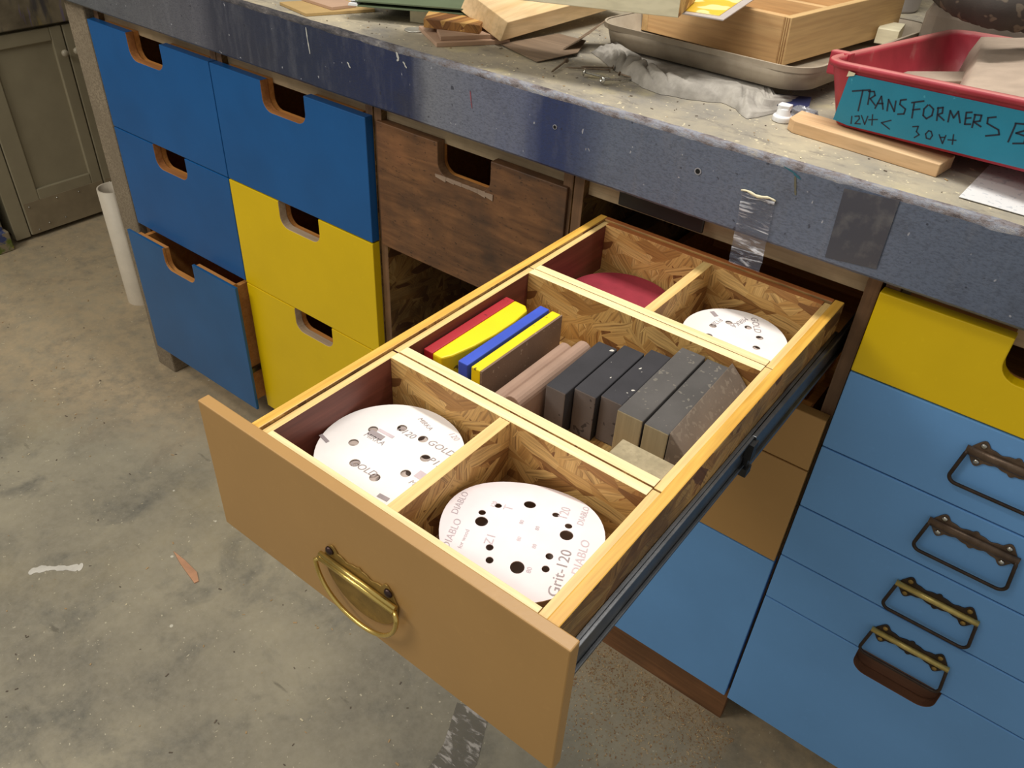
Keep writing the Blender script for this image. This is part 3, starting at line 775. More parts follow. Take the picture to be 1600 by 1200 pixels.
def block(label, x0, x1, y0_, y1_, zt, top_m, end_m, side_m=None, rz=0.0):
    b = nb(); bx(b, x0, x1, y0_, y1_, ZF, zt, {'+z': 0, '-y': 1, '*': 0 if side_m is None else 2}, rotz(((x0 + x1) / 2, (y0_ + y1_) / 2, 0), rz) if rz else None)
    ms = [top_m, end_m] + ([side_m] if side_m else [])
    return tag(obj('sanding_block', b, ms, None, .0012), label, 'sanding block', G)
K, GR = M['bl_blk'], M['bl_gry']
block('black sanding block, nearest the tan ridged one', .6705, .6950, -.3480, -.2420, -.0380, K, GR, rz=.025)
block('black sanding block, middle of the three black ones', .6962, .7225, -.3330, -.2290, -.0380, K, GR, rz=.025)
block('black sanding block with white crumbs on top, touching the grey ones', .7238, .7490, -.3250, -.2160, -.0380, K, GR, rz=.025)
block('long dark grey block with a pale end, left of the two', .7503, .7795, -.3370, -.1930, -.0350, M['bl_dgr'], M['bl_end'], rz=.025)
block('long dark grey block with a pale end, right of the two', .7808, .8080, -.3350, -.1905, -.0375, M['bl_dgr'], M['bl_end'], rz=.025)
b = nb(); bx(b, -.0130, .0130, -.073, .073, -.128, 0.0)
mm = Matrix.Translation((.8220, -.2625, -.0440)) @ Matrix.Rotation(.025, 4, 'Z') @ Matrix.Rotation(.0, 4, 'Y')
bmesh.ops.transform(b, matrix=mm, verts=b.verts); 
for v in b.verts:
    if v.co.z > -.09: v.co.z -= (v.co.x - .8220) * .95
    else: v.co.z = ZF
tag(obj('sanding_block', b, speckled('dusty_brown_grey', S(116, 102, 90), S(132, 118, 104), .58, 150, .9, .2), None, .0012), 'dusty grey brown sanding block tilted against the right tray side', 'sanding block', G)
b = nb(); bx(b, .7770, .8350, -.3935, -.3660, ZF, -.0400)
tag(obj('wood_offcut', b, M['bl_end'], None, .001), 'short pale wood offcut standing in front of the grey blocks', 'wood offcut')
print('part1 ok')

# ================================================================== THINGS ON THE WORKTOP
def place(bm, loc, rx=0, ry=0, rz=0):
    bmesh.ops.transform(bm, matrix=Matrix.Translation(loc) @ Euler((rx, ry, rz)).to_matrix().to_4x4(), verts=bm.verts); return bm
D = math.radians
M['pine_block'] = wood('pale_pine_offcut', S(214, 178, 128), S(234, 204, 160), 'y', .6, .6)
M['strip'] = wood('pine_batten', S(206, 166, 122), S(224, 188, 146), 'x', .6, .8)
M['birch'] = wood('birch_plywood', S(188, 146, 98), S(210, 172, 122), 'x', .6, .9)
M['birch_y'] = wood('birch_plywood_side', S(184, 148, 100), S(206, 172, 120), 'y', .6, .9)
M['mdf'] = plain('pinkish_fibreboard', S(178, 146, 122), .8, 0, .06)
M['mdf_tan'] = plain('tan_fibreboard', S(176, 146, 96), .8, 0, .06)
M['cream'] = wood('cream_painted_board', S(214, 204, 172), S(228, 220, 192), 'x', .6, .5)

def clear_plastic():
    s = NT('milky_translucent_plastic')
    s.b.inputs['Alpha'].default_value = .88
    s.b.inputs['Subsurface Weight'].default_value = 0
    c = s.mix(s.ramp(s.noise(scale=30, detail=5), [(.35, BLK), (.7, WHT)]), S(160, 146, 128), S(184, 170, 150))
    return s.out(c, .45)
M['milky'] = clear_plastic()

def rag_mat():
    s = NT('dusty_grey_cloth')
    n = s.noise(scale=40, detail=6)
    c = s.mix(s.ramp(n, [(.35, BLK), (.68, WHT)]), S(136, 131, 124), S(172, 166, 158))
    s.bump(s.noise(scale=500, detail=2), .4, .0006)
    return s.out(c, .9, 0, .2)
M['rag'] = rag_mat()

# grey rag, crumpled, under the milky tray
def lerp_tab(tab, x):
    for (a, va), (c, vc) in zip(tab, tab[1:]):
        if x <= c: return va + (vc - va) * (x - a) / (c - a)
    return tab[-1][1]
FR_ = [(.372, .160), (.40, .140), (.43, .118), (.47, .096), (.51, .072), (.545, .064), (.575, .072), (.6175, .0930), (.640, .086), (.655, .070), (.668, .060), (.676, .080), (.688, .120)]
b = nb(); NX, NY = 150, 46; gx = []
for i in range(NX + 1):
    row = []
    for j in range(NY + 1):
        u, v = i / NX, j / NY
        x = .372 + .318 * u
        yf_ = lerp_tab(FR_, x) + .003 * noise.noise(Vector((u * 16, 2, 2)))
        y = yf_ + v * (.135 if u < .75 else .135 - .07 * (u - .75) * 4)
        end = min(1, u * 9, (1 - u) * 7) ** .5
        thin = 1 - .62 * max(0, min(1, (x - .635) / .04)) * (1 if v < .5 else 0)
        env = min(1, v * 7.5) ** .5 * end * thin * (1 if v < .93 else max(0, (1 - v) / .07))
        ph = u * 19 + v * 11 + 3.0 * noise.noise(Vector((u * 5, v * 3, 4)))
        f = noise.noise(Vector((ph * .42, v * 1.6, 5)))
        crease = 1 - math.exp(-(f / .09) ** 2)
        big = .5 + .5 * noise.noise(Vector((u * 5, v * 2, 8)))
        h = env * (.0110 + .0075 * crease + .0035 * big)
        row.append(b.verts.new((x, y + .003 * f, ZT + .0006 + min(.0190 if v < .3 else .0150 - .008 * (1 - u), max(0, h)))))
    gx.append(row)
for i in range(NX):
    for j in range(NY): b.faces.new((gx[i][j], gx[i + 1][j], gx[i + 1][j + 1], gx[i][j + 1]))
tag(obj('rag', b, M['rag'], None, smooth=True), 'crumpled dusty grey rag squashed under the milky plastic tray', 'rag')
# milky tray with the birch box in it
tr = thing('plastic_tray', 'shallow milky plastic tray lying on the grey rag under the plywood box', 'tray', (.5586, .3650, .1515), rot=(D(-.7), D(-1.55), D(-6.4)))
def ring(bm, o1, z1, o2, z2, mi=0):
    A = [bm.verts.new((x, y, z1)) for x, y in o1]; B = [bm.verts.new((x, y, z2)) for x, y in o2]
    for i in range(len(A)):
        f = bm.faces.new((A[i], A[(i + 1) % len(A)], B[(i + 1) % len(B)], B[i])); f.smooth = True; f.material_index = mi
    return A, B
def tub(w_, d_, h, r, th, flare=.006):
    """open tub centred at origin, base at z=0"""
    b = nb()
    o0 = rrect(-w_ / 2 + flare, w_ / 2 - flare, -d_ / 2 + flare, d_ / 2 - flare, r, 6); o1 = rrect(-w_ / 2, w_ / 2, -d_ / 2, d_ / 2, r, 6)
    i0 = rrect(-w_ / 2 + flare + th, w_ / 2 - flare - th, -d_ / 2 + flare + th, d_ / 2 - flare - th, r - th * .5, 6); i1 = rrect(-w_ / 2 + th, w_ / 2 - th, -d_ / 2 + th, d_ / 2 - th, r - th * .5, 6)
    ring(b, o0, 0, o1, h); ring(b, o1, h, i1, h); ring(b, i1, h, i0, th)
    b.faces.new([b.verts.new((x, y, 0)) for x, y in reversed(o0)]); b.faces.new([b.verts.new((x, y, th)) for x, y in i0])
    bmesh.ops.remove_doubles(b, verts=b.verts, dist=1e-6)
    return b
obj('tray_body', tub(.338, .424, .030, .040, .0022), M['milky'], tr, local=True)
b = nb()
oo = rrect(-.1725, .1725, -.2155, .2155, .043, 6); ii = rrect(-.1690, .1690, -.2120, .2120, .040, 6)
ring(b, oo, .024, oo, .031); ring(b, oo, .031, ii, .031); obj('tray_rim', b, M['milky'], tr, local=True)

bxr = thing('plywood_box', 'open birch plywood box with a divider sitting in the milky tray', 'box', (.6385, .2270, .1640), rot=(D(.7), D(-2.2), D(-11.4)))
Wb, Db, Hb, tb_ = .246, .310, .061, .012
def lb(name, x0, x1, y0_, y1_, z0, z1, m_=None, bev=.0008):
    b = nb(); bx(b, x0, x1, y0_, y1_, z0, z1); return obj(name, b, m_ or M['birch'], bxr, bev, local=True)
lb('front_wall', -Wb, -.012, 0, tb_, 0, Hb); lb('back_wall', -Wb, -.012, Db - tb_, Db, 0, Hb)
lb('side_wall', -.012, 0, 0, Db, 0, Hb, M['birch_y']); lb('side_wall', -Wb - tb_, -Wb, 0, Db, 0, Hb, M['birch_y'])
lb('divider', -Wb, -.012, .115, .125, .004, Hb - .004); lb('box_bottom', -Wb, -.012, tb_, Db - tb_, 0, .004)
b = nb()
for k in range(3): bx(b, -.0105 + k * .0034, -.0095 + k * .0034, -.0003, .0, .001, Hb - .001)
obj('ply_lines', b, wood('ply_glue_lines', S(132, 90, 52), S(150, 104, 62), 'z'), bxr, local=True)

# cream board lying across the box and the pine block
b = nb(); bx(b, -.42, 0, 0, .105, 0, .034, {'-y': 0, '+x': 1, '*': 0})
place(b, (.5590, .0480, .2385), 0, D(-1.6), D(16))
tag(obj('painted_board', b, [M['cream'], osb('board_end_grain', 'yz', .95)], None, .001), 'long cream painted board lying across the plywood box, cut off by the photo edge', 'board')
# brochure with yellow print
br = thing('brochure', 'clear sleeve with a yellow printed sheet sticking out beside the cream board', 'brochure', (.5965, .0963, .2345))
M['sleeve'] = plain('clear_sleeve_plastic', S(190, 180, 176), .3, 0, .05)
b = nb(); prism(b, [(0, 0), (-.026, .160), (-.150, .150), (-.110, -.022)], 'z', 0, .0014); obj('sleeve', b, M['sleeve'], br, local=True)
b = nb(); prism(b, [(-.012, .012), (-.036, .150), (-.14, .14), (-.105, -.010)], 'z', .0015, .0022); obj('printed_sheet', b, speckled('yellow_print', S(226, 186, 60), S(232, 216, 150), .56, 30, .4, .1), br, local=True)

# pine block and scraps under it
b = nb()
e1 = Vector((-.100, .025, .022)); e2 = Vector((.030, .200, .012)); e2n = e2.normalized() * .30
up_ = e1.cross(e2); up_ = up_ if up_.z > 0 else -up_; up_.normalize()
o_ = Vector((.262, .080, .1465)); h_ = .026
P = [o_, o_ + e1, o_ + e1 + e2n, o_ + e2n]; Q = [o_ + up_ * h_ + e2.normalized() * .012 + e1.normalized() * .002, o_ + e1 + up_ * h_ + e2.normalized() * .012, o_ + e1 + e2n + up_ * h_, o_ + e2n + up_ * h_]
vP = [b.verts.new(p) for p in P]; vQ = [b.verts.new(p) for p in Q]
b.faces.new(vP); b.faces.new(vQ)
for i in range(4): b.faces.new((vP[i], vP[(i + 1) % 4], vQ[(i + 1) % 4], vQ[i]))
tag(obj('pine_offcut', b, M['pine_block'], None, .001), 'thick pale pine offcut with slanted end resting on the fibreboard pieces', 'wood offcut')
def slab_ob(name, pts, z0, z1, mat, label, cat, group=None, bev=.0005):
    b = nb(); prism(b, pts, 'z', z0, z1); return tag(obj(name, b, mat, None, bev), label, cat, group)
slab_ob('fibreboard_piece', [(.2000, .0090), (.2620, .1040), (.1750, .1530), (.1180, .0590)], ZT + .0002, ZT + .0064, M['mdf'], 'lower pinkish fibreboard scrap under the pine offcut', 'fibreboard scrap')
slab_ob('fibreboard_piece', [(.1967, .0215), (.2430, .0920), (.1900, .1280), (.1480, .0640)], ZT + .0066, ZT + .0126, M['mdf'], 'upper pinkish fibreboard scrap, stacked on a larger one', 'fibreboard scrap')
M['osb_s'] = osb('strand_board_scrap', 'xz', .9)
slab_ob('strand_board_scrap', [(.1470, .0390), (.2270, .0740), (.2050, .1150), (.1200, .0800)], ZT + .0128, ZT + .0250, M['osb_s'], 'small strand board scrap lying on the fibreboard scraps', 'board scrap')
slab_ob('fibreboard_piece', [(-.0540, -.0170), (-.0050, .0865), (-.0750, .1300), (-.1384, .0000)], ZT + .0002, ZT + .0050, M['mdf_tan'], 'tan fibreboard sheet at the worktop edge beside the green folder', 'fibreboard scrap')
slab_ob('fibreboard_piece', [(-.0415, .0269), (-.0320, .0700), (-.1300, .0900), (-.1300, .0340)], ZT + .0052, ZT + .0100, M['mdf'], 'small pinkish fibreboard lying on the tan sheet', 'fibreboard scrap')
# green folder
fo = thing('green_folder', 'dark green folder with white plastic clips resting on small scraps', 'folder', (.010, .022, .1600), rot=(0, D(-1), D(27)))
M['green'] = plain('olive_green_card', S(92, 104, 78), .6, 0, .08); M['wplast'] = plain('white_plastic', S(224, 224, 226), .35, 0, .03)
b = nb(); bx(b, .006, .20, 0, .20, 0, .0018); obj('lower_cover', b, M['green'], fo, local=True)
b = nb(); bx(b, .006, .20, .002, .20, .0065, .0085); obj('upper_cover', b, M['green'], fo, local=True)
for k in range(2):
    b = nb(); prism(b, [(-.006, .0005 + .0065 * k), (.010, .0005 + .0065 * k), (.008, .0050 + .0065 * k), (-.004, .0048 + .0065 * k)], 'y', -.001 + .004 * k, .030, 0); obj('clip', b, M['wplast'], fo, .0006, local=True)
slab_ob('wood_spacer', [(.075, .085), (.108, .098), (.100, .125), (.066, .112)], ZT + .0002, ZT + .0205, M['cream'], 'small cream block holding up the green folder', 'wood offcut')
M['disc_metal'] = plain('dull_metal_disc', S(176, 172, 162), .35, .4, .05)
b = nb(); lathe(b, [(.0150, 0), (.0155, .001), (.0120, .0016), (.011, .0012)], (.1145, .0530, ZT + .0003), 30); tag(obj('metal_disc', b, M['disc_metal']), 'flat round metal disc on the worktop left of the fibreboard scraps', 'metal disc')

# torn veneer / card scraps
M['veneer'] = wood('thin_grey_brown_veneer', S(112, 92, 74), S(146, 124, 102), 'x', .7)
b = nb()
vp = [(.2560, .0880), (.3480, .0560), (.3700, .1260), (.3420, .1900), (.2900, .1900)]
A = []
for k, (x, y) in enumerate(vp): A.append(b.verts.new((x, y, ZT + .0015 + (.0 if k in (0, 1) else .004))))
b.faces.new(A)
r_ = bmesh.ops.extrude_face_region(b, geom=b.faces[:]); bmesh.ops.translate(b, verts=[v for v in r_['geom'] if isinstance(v, bmesh.types.BMVert)], vec=(0, 0, .0009))
tag(obj('veneer_scrap', b, M['veneer']), 'flat torn brown veneer scrap in front of the pine offcut', 'veneer scrap')
b = nb()
A = [b.verts.new(p) for p in ((.345, .125, ZT + .006), (.372, .150, ZT + .028), (.366, .215, ZT + .040), (.335, .190, ZT + .007))]; b.faces.new(A)
r_ = bmesh.ops.extrude_face_region(b, geom=b.faces[:]); bmesh.ops.translate(b, verts=[v for v in r_['geom'] if isinstance(v, bmesh.types.BMVert)], vec=(-.0006, 0, .0009))
tag(obj('veneer_scrap', b, M['veneer']), 'bent veneer scrap leaning up against the left end of the tray', 'veneer scrap')

# nails and screws
def nail(name, a, c, r, hr, mat, label, grp, pan=False):
    a, c = Vector(a), Vector(c); d = (c - a).normalized(); b = nb()
    L = (c - a).length
    n_ = 22; pth = [a + d * (L * i / n_) for i in range(n_ + 1)]
    if pan: rr = [r * (1.25 if i % 2 else .85) if i > 5 else r for i in range(n_ + 1)]
    else: rr = [r] * (n_ + 1)
    rr[-1] = r * .2; rr[-2] = r * .6
    tube(b, pth, rr, 8)
    q = d.to_track_quat('Z', 'Y').to_matrix().to_4x4(); hb = nb()
    if pan: lathe(hb, [(hr * .9, 0), (hr, -.0008), (hr * .75, -.0024), (hr * .35, -.0030), (hr * .25, -.0018), (.0002, -.0018)], (0, 0, 0), 18)
    else: lathe(hb, [(hr, 0), (hr, -.0010), (hr * .3, -.0014)], (0, 0, 0), 14)
    merge(b, hb, Matrix.Translation(a) @ q)
    return tag(obj(name, b, mat), label, 'screw' if pan or 'screw' in name else 'nail', grp)
zz = ZT + .0030
nail('nail', (.3790, .0840, zz + .002), (.3921, .0290, zz), .0014, .0036, M['rust'], 'dull nail lying apart at the left of the screws', 'nails and screws on the worktop')
nail('screw', (.4443, .0955, zz + .001), (.3930, .0620, zz), .0012, .0034, M['rust'], 'thin threaded screw pointing left, the front one of two', 'nails and screws on the worktop')
nail('screw', (.4420, .1080, zz + .001), (.4060, .0800, zz), .0012, .0034, M['rust'], 'thin threaded screw pointing left, behind another', 'nails and screws on the worktop')
nail('screw', (.4640, .0910, zz + .001), (.5283, .0850, zz), .0012, .0030, M['rust'], 'thin screw pointing right along the grey rag', 'nails and screws on the worktop')
nail('screw', (.4330, .0500, ZT + .0075), (.4660, .0680, ZT + .0018), .0014, .0056, M['steel'], 'shiny pan head screw, left of the two bright ones', 'nails and screws on the worktop', True)
nail('screw', (.4680, .0400, ZT + .0075), (.4860, .0920, ZT + .0018), .0014, .0056, M['steel'], 'shiny pan head screw, right of the two bright ones', 'nails and screws on the worktop', True)

# white spray nozzle
b = nb(); lathe(b, [(.0118, 0), (.0120, .0010), (.0120, .0060), (.0108, .0072), (.0088, .0075), (.0080, .0160)], (.7020, .0880, ZT + .0004), 32)
prism(b, [(.6945, .0880 + .0070), (.6945, .0880 - .0050), (.7000, .0880 - .0078), (.7095, .0880 - .0040), (.7095, .0880 + .0070)], 'z', ZT + .0150, ZT + .0205)
nz = obj('spray_nozzle', b, M['wplast'], None, .0008); tag(nz, 'white plastic spray can nozzle on the worktop at the end of the batten', 'nozzle')
b = nb(); lathe(b, [(.0024, 0), (.0024, .001)], (0, 0, 0), 12, 'x'); place(b, (.7093, .0890, ZT + .0125)); o = obj('spray_hole', b, M['hole_dark'], nz)
# crumpled clear blister and blue scrap behind nozzle
M['clear'] = plain('crinkled_clear_plastic', S(150, 150, 158), .15, 0, .2)
M['clear'].node_tree.nodes['Principled BSDF'].inputs['Alpha'].default_value = .55
b = nb(); bmesh.ops.create_icosphere(b, subdivisions=3, radius=1.0)
for v in b.verts: v.co = Vector((v.co.x * .020, v.co.y * .013, abs(v.co.z) * .012)) * (1 + .45 * noise.noise(v.co * 3.5)); v.co += Vector((.7160, .1180, ZT + .0004))
tag(obj('plastic_wrap', b, M['clear']), 'crinkled clear plastic wrap behind the white nozzle', 'plastic wrap')
slab_ob('blue_card', [(.672, .120), (.712, .150), (.700, .190), (.655, .165)], ZT + .0003, ZT + .006, plain('navy_card', S(40, 44, 84), .6), 'dark blue scrap under the right corner of the tray', 'card scrap')
# pine batten under the red bin
slab_ob('pine_batten', [(.7285, .0560), (.9000, .0405), (.9055, .0820), (.7195, .1000), (.7190, .0640)], ZT + .0002, ZT + .0148, M['strip'], 'pale pine batten under the front of the red bin', 'batten', None, .001)
# white paper
b = nb()
g = [[b.verts.new((.9335 + .16 * i / 8 + .004 * j / 6, .0005 + .122 * j / 6, ZT + .0012 + .0015 * math.sin(i * .9) * (j / 6))) for j in range(7)] for i in range(9)]
for i in range(8):
    for j in range(6): b.faces.new((g[i][j], g[i + 1][j], g[i + 1][j + 1], g[i][j + 1]))
r_ = bmesh.ops.extrude_face_region(b, geom=b.faces[:]); bmesh.ops.translate(b, verts=[v for v in r_['geom'] if isinstance(v, bmesh.types.BMVert)], vec=(0, 0, .0005))
M['paper'] = speckled('printed_white_paper', S(214, 212, 212), S(190, 190, 194), .62, 160, .7, .03)
tag(obj('paper_sheet', b, M['paper']), 'white printed paper sheet partly under the red bin', 'paper')

# red bin with the taped label
bn = thing('red_bin', 'dusty red plastic bin with a teal tape label on its front', 'bin', (.762, .078, .1548), rot=(D(-2.5), D(-3.4), D(-9.5)))
M['red'] = None
def red_plastic():
    s = NT('dusty_red_plastic')
    n = s.noise(scale=16, detail=6, rough=.6)
    nz_ = s.n('ShaderNodeNewGeometry'); up = s.sep(nz_.outputs['Normal'])[2]
    c = s.mix(s.ramp(n, [(.35, BLK), (.7, WHT)]), S(150, 34, 50), S(176, 52, 66))
    dust = s.math('MULTIPLY', s.ramp(up, [(.55, BLK), (.95, WHT)]), .62)      # dust settled on upward faces
    c = s.mix(dust, c, S(190, 130, 122))
    c = s.mix(s.math('MULTIPLY', s.ramp(s.noise(scale=34, detail=4), [(.60, BLK), (.70, WHT)]), .3), c, S(190, 130, 125))
    return s.out(c, .5)
M['red'] = red_plastic()
def bin_body():
    b = nb(); W_, D_, H_ = .46, .34, .0645
    fl = .17 * H_; th = .004
    def RR(x0, x1, y0_, y1_, r): return rrect(x0, x1, y0_, y1_, r, 6)
    o0 = RR(0, W_, 0, D_, .022); o1 = RR(-fl * 1.6, W_ + fl, -fl, D_ + fl, .026); i1 = RR(-fl * 1.6 + th, W_ + fl - th, -fl + th, D_ + fl - th, .022); i0 = RR(th, W_ - th, th, D_ - th, .020)
    ring(b, o0, 0, o1, H_); ring(b, i1, H_, i0, th)
    b.faces.new([b.verts.new((x, y, 0)) for x, y in reversed(o0)]); b.faces.new([b.verts.new((x, y, th)) for x, y in i0])
    # rolled rim, two steps
    r1 = RR(-fl * 1.6 - .0045, W_ + fl + .0045, -fl - .0045, D_ + fl + .0045, .030)
    ring(b, o1, H_ - .0005, r1, H_ - .0005); ring(b, r1, H_ - .0005, r1, H_ + .0045)
    r2 = RR(-fl * 1.6 - .002, W_ + fl + .002, -fl - .002, D_ + fl + .002, .028)
    ring(b, r1, H_ + .0045, r2, H_ + .0065); r3 = RR(-fl * 1.6 + .0, W_ + fl - .0, -fl + .0, D_ + fl - .0, .026)
    ring(b, r2, H_ + .0065, r3, H_ + .0040); ring(b, r3, H_ + .0040, i1, H_ + .006); ring(b, i1, H_ + .006, i1, H_)
    bmesh.ops.remove_doubles(b, verts=b.verts, dist=1e-6)
    return b
obj('bin_body', bin_body(), M['red'], bn, local=True)
b = nb(); prism(b, [(-.022, .045), (-.012, .045), (-.010, .072), (-.022, .072)], 'x', -.026, .0)
bmesh.ops.transform(b, matrix=Matrix.Translation((-.010, .055, -.0)) @ Matrix.Rotation(D(0), 4, 'Z'), verts=b.verts)
obj('rim_lug', b, M['red'], bn, .002, local=True)
def bp(u, v, off=.0009): return (u, -.17 * v - off, v)
M['teal'] = speckled('teal_tape', S(22, 126, 156), S(60, 150, 175), .78, 120, .5, .07)
b = nb(); vv = [b.verts.new(bp(u, v)) for u, v in ((.0047, .0050), (.0230, .0023), (.40, .0040), (.40, .0580), (.0150, .0595))]; b.faces.new(vv)
r_ = bmesh.ops.extrude_face_region(b, geom=b.faces[:]); bmesh.ops.translate(b, verts=[v for v in r_['geom'] if isinstance(v, bmesh.types.BMVert)], vec=(0, -.0004, 0))
obj('tape_label', b, M['teal'], bn, local=True)
STK = [[(.022,.0415),(.0421,.0471)],[(.0339,.045),(.033,.0216)],[(.0422,.0462),(.0427,.0311)],[(.0406,.045),(.047,.0463),(.0488,.0423),(.0441,.0377),(.0511,.032)],[(.0518,.0286),(.0562,.0429),(.061,.0297)],[(.0534,.0343),(.0597,.0357)],[(.0659,.029),(.0649,.0413),(.074,.03),(.0732,.0413)],[(.084,.0454),(.0782,.0433),(.0783,.0389),(.0855,.0352),(.085,.0298),(.0785,.028)],[(.0946,.0276),(.0933,.0439)],[(.0907,.0434),(.1029,.0478)],[(.0934,.0361),(.1008,.0387)],[(.1081,.0446),(.105,.0396),(.1058,.0328),(.11,.0303),(.1149,.0349),(.1148,.0418),(.1097,.045)],[(.1211,.0311),(.1193,.0445)],[(.1187,.0435),(.1241,.0456),(.1248,.0398),(.1207,.0371),(.1284,.0329)],[(.1328,.0322),(.1322,.044),(.1373,.0375),(.1403,.045),(.1449,.0342)],[(.1537,.0472),(.1484,.0457),(.15,.0337),(.1555,.035)],[(.1492,.0398),(.1541,.0414)],[(.1579,.0322),(.1574,.0455)],[(.1566,.0454),(.1637,.0462),(.1637,.0403),(.1579,.0381),(.1661,.035)],[(.1775,.0477),(.1703,.0452),(.1712,.0396),(.1834,.0358),(.1855,.0313),(.1733,.0269)],[(.1957,.0263),(.1975,.0458)],[(.1968,.0457),(.2062,.0471),(.2074,.0409),(.2003,.0366),(.2098,.0357),(.2105,.0284),(.2005,.0258)]]
ST2 = [[(.0268,.0137),(.0275,.0054)],[(.0306,.0146),(.0352,.016),(.0362,.0131),(.0322,.0065),(.0385,.0076)],[(.0379,.0172),(.0437,.0083),(.0455,.018)],[(.0506,.021),(.0522,.0094)],[(.0473,.0144),(.0572,.0171)],[(.0727,.0198),(.0625,.0146),(.0731,.0098)],[(.0978,.0185),(.1036,.0203),(.1029,.0144),(.1066,.0117),(.1023,.0074)],[(.1156,.0184),(.1132,.0142),(.1152,.0099),(.1191,.0098),(.1207,.0143),(.1183,.0182),(.1156,.0184)],[(.1274,.0169),(.1331,.0085),(.1344,.0177)],[(.129,.0141),(.1338,.0156)],[(.1419,.0205),(.1433,.0102)],[(.1377,.0138),(.1459,.0153)]]
M['marker'] = plain('black_marker_ink', S(14, 30, 52), .5, 0, .1)
for nm_, st, wd in (('large_handwriting', STK, .0017), ('small_handwriting', ST2[:6], .0014), ('small_handwriting', ST2[6:], .0014)):
    b = nb()
    for s_ in st: stroke(b, s_, wd, lambda u, v: Vector(bp(u, v, .0016)))
    obj(nm_, b, M['marker'], bn, local=True)
b = nb(); vv = [b.verts.new(bp(u, v, .0022)) for u, v in ((.0125, .0560), (.021, .0585), (.022, .0615), (.014, .0625))]; b.faces.new(vv)
r_ = bmesh.ops.extrude_face_region(b, geom=b.faces[:]); bmesh.ops.translate(b, verts=[v for v in r_['geom'] if isinstance(v, bmesh.types.BMVert)], vec=(0, -.0006, 0))
obj('paper_remnant', b, M['cream'], bn, local=True)
# dusty bundle inside the bin
M['dust'] = plain('thick_dust_cloth', S(164, 146, 130), .95, 0, .10, 30, .5)
b = nb(); NX, NY = 50, 40; g = []
for i in range(NX + 1):
    row = []
    for j in range(NY + 1):
        u, v = i / NX, j / NY
        xl = .118 * (1 - v) ** .9 + .008 * v
        x = xl + (.445 - xl) * u; y = .012 + .318 * v
        edge = min(1, u * 34)
        h = .048 + .012 * v + .030 * min(1, u * 2.2) * (.4 + .6 * v) + .004 * noise.noise(Vector((u * 6, v * 6, 3))) + .001 * noise.noise(Vector((u * 30, v * 30, 3)))
        row.append(b.verts.new((x, y, .006 + h * edge)))
    g.append(row)
for i in range(NX):
    for j in range(NY): b.faces.new((g[i][j], g[i + 1][j], g[i + 1][j + 1], g[i][j + 1]))
o = obj('dusty_sack', b, M['dust'], None, smooth=True); 
o.matrix_world = bn.matrix_basis @ Matrix.Translation((0, 0, 0)) if False else o.matrix_world
lc = Vector(o['_org']) - Vector((0, 0, Z0))
o.rotation_euler = bn.rotation_euler; o.location = Vector(bn.location) + Euler(bn.rotation_euler).to_matrix() @ lc
tag(o, 'lumpy dust covered sack filling the right part of the red bin', 'sack')
b = nb(); bx(b, .0, .110, .0, .045, 0, .010); place(b, (.800, .225, .171), D(-2), D(-2), D(40))
tag(obj('board_strip', b, M['dust'], None, .0012), 'thin dusty strip lying inside the red bin', 'strip')
# things further back: white tub, clear lid, dark hose
b = nb(); lathe(b, [(.046, 0), (.049, .004), (.058, .13), (.061, .131), (.061, .136), (.055, .136), (.045, .01)], (.600, .860, ZT + .0005), 40)
tag(obj('white_tub', b, plain('greyish_white_plastic', S(170, 164, 164), .4, 0, .05)), 'greyish white plastic tub behind the plywood box', 'tub')
slab_ob('paper_scrap', [(.690, .455), (.720, .462), (.712, .520), (.680, .510)], .1640, .1850, M['cream'], 'cream paper packet standing behind the plywood box in the tray', 'paper')
M['hose'] = speckled('dusty_black_rubber', S(52, 46, 42), S(92, 82, 70), .60, 60, .8, .3)
b = nb(); pth = [(.735, .56, .268), (.752, .47, .270), (.787, .370, .272), (.828, .300, .274), (.868, .268, .276), (.910, .285, .276), (.96, .34, .274), (1.02, .42, .272)]
pp_ = []
for a_, c_ in zip(pth, pth[1:]):
    for k in range(6): pp_.append(Vector(a_).lerp(Vector(c_), k / 6))
tube(b, pp_, [.027 + .002 * (k % 2) for k in range(len(pp_))], 16)
tag(obj('dusty_hose', b, M['hose'], None, smooth=True), 'thick dusty dark hose looping behind the red bin', 'hose')
b = nb(); bx(b, .745, 1.12, .455, .80, ZT + .001, .2350); tag(obj('dusty_case', b, plain('dark_dusty_case', S(122, 110, 98), .9, 0, .2, 20, .5), None, .02), 'dust covered case under the dark hose behind the red bin', 'case')

# crumbs on the worktop and in the drawer
def crumbs(name, n, region, z, mats, smin, smax, label, seed, cat='debris', ok=None):
    rr = random.Random(seed); b = nb(); k = 0
    while k < n:
        x = rr.uniform(region[0], region[1]); y = rr.uniform(region[2], region[3])
        if ok and not ok(x, y, rr): continue
        s_ = rr.uniform(smin, smax); a = rr.uniform(0, PI); l = rr.uniform(1, 3.2)
        mm_ = Matrix.Translation((x, y, z + s_ * .2)) @ Euler((rr.uniform(-.15, .15), rr.uniform(-.15, .15), a)).to_matrix().to_4x4()
        bx(b, -s_ * l / 2, s_ * l / 2, -s_ / 2, s_ / 2, -s_ * .15, s_ * .15, rr.randrange(len(mats)), mm_); k += 1
    return tag(obj(name, b, mats), label, cat, None, 'stuff')
cm = [plain('crumb_pale', S(214, 200, 168), .8), plain('crumb_tan', S(170, 140, 100), .8), plain('crumb_dark', S(96, 84, 72), .8)]
crumbs('wood_crumbs', 420, (-.25, 1.15, -.015, .30), ZT + .0004, cm, .0005, .0018, 'pale wood crumbs and chips scattered over the worktop', 3)
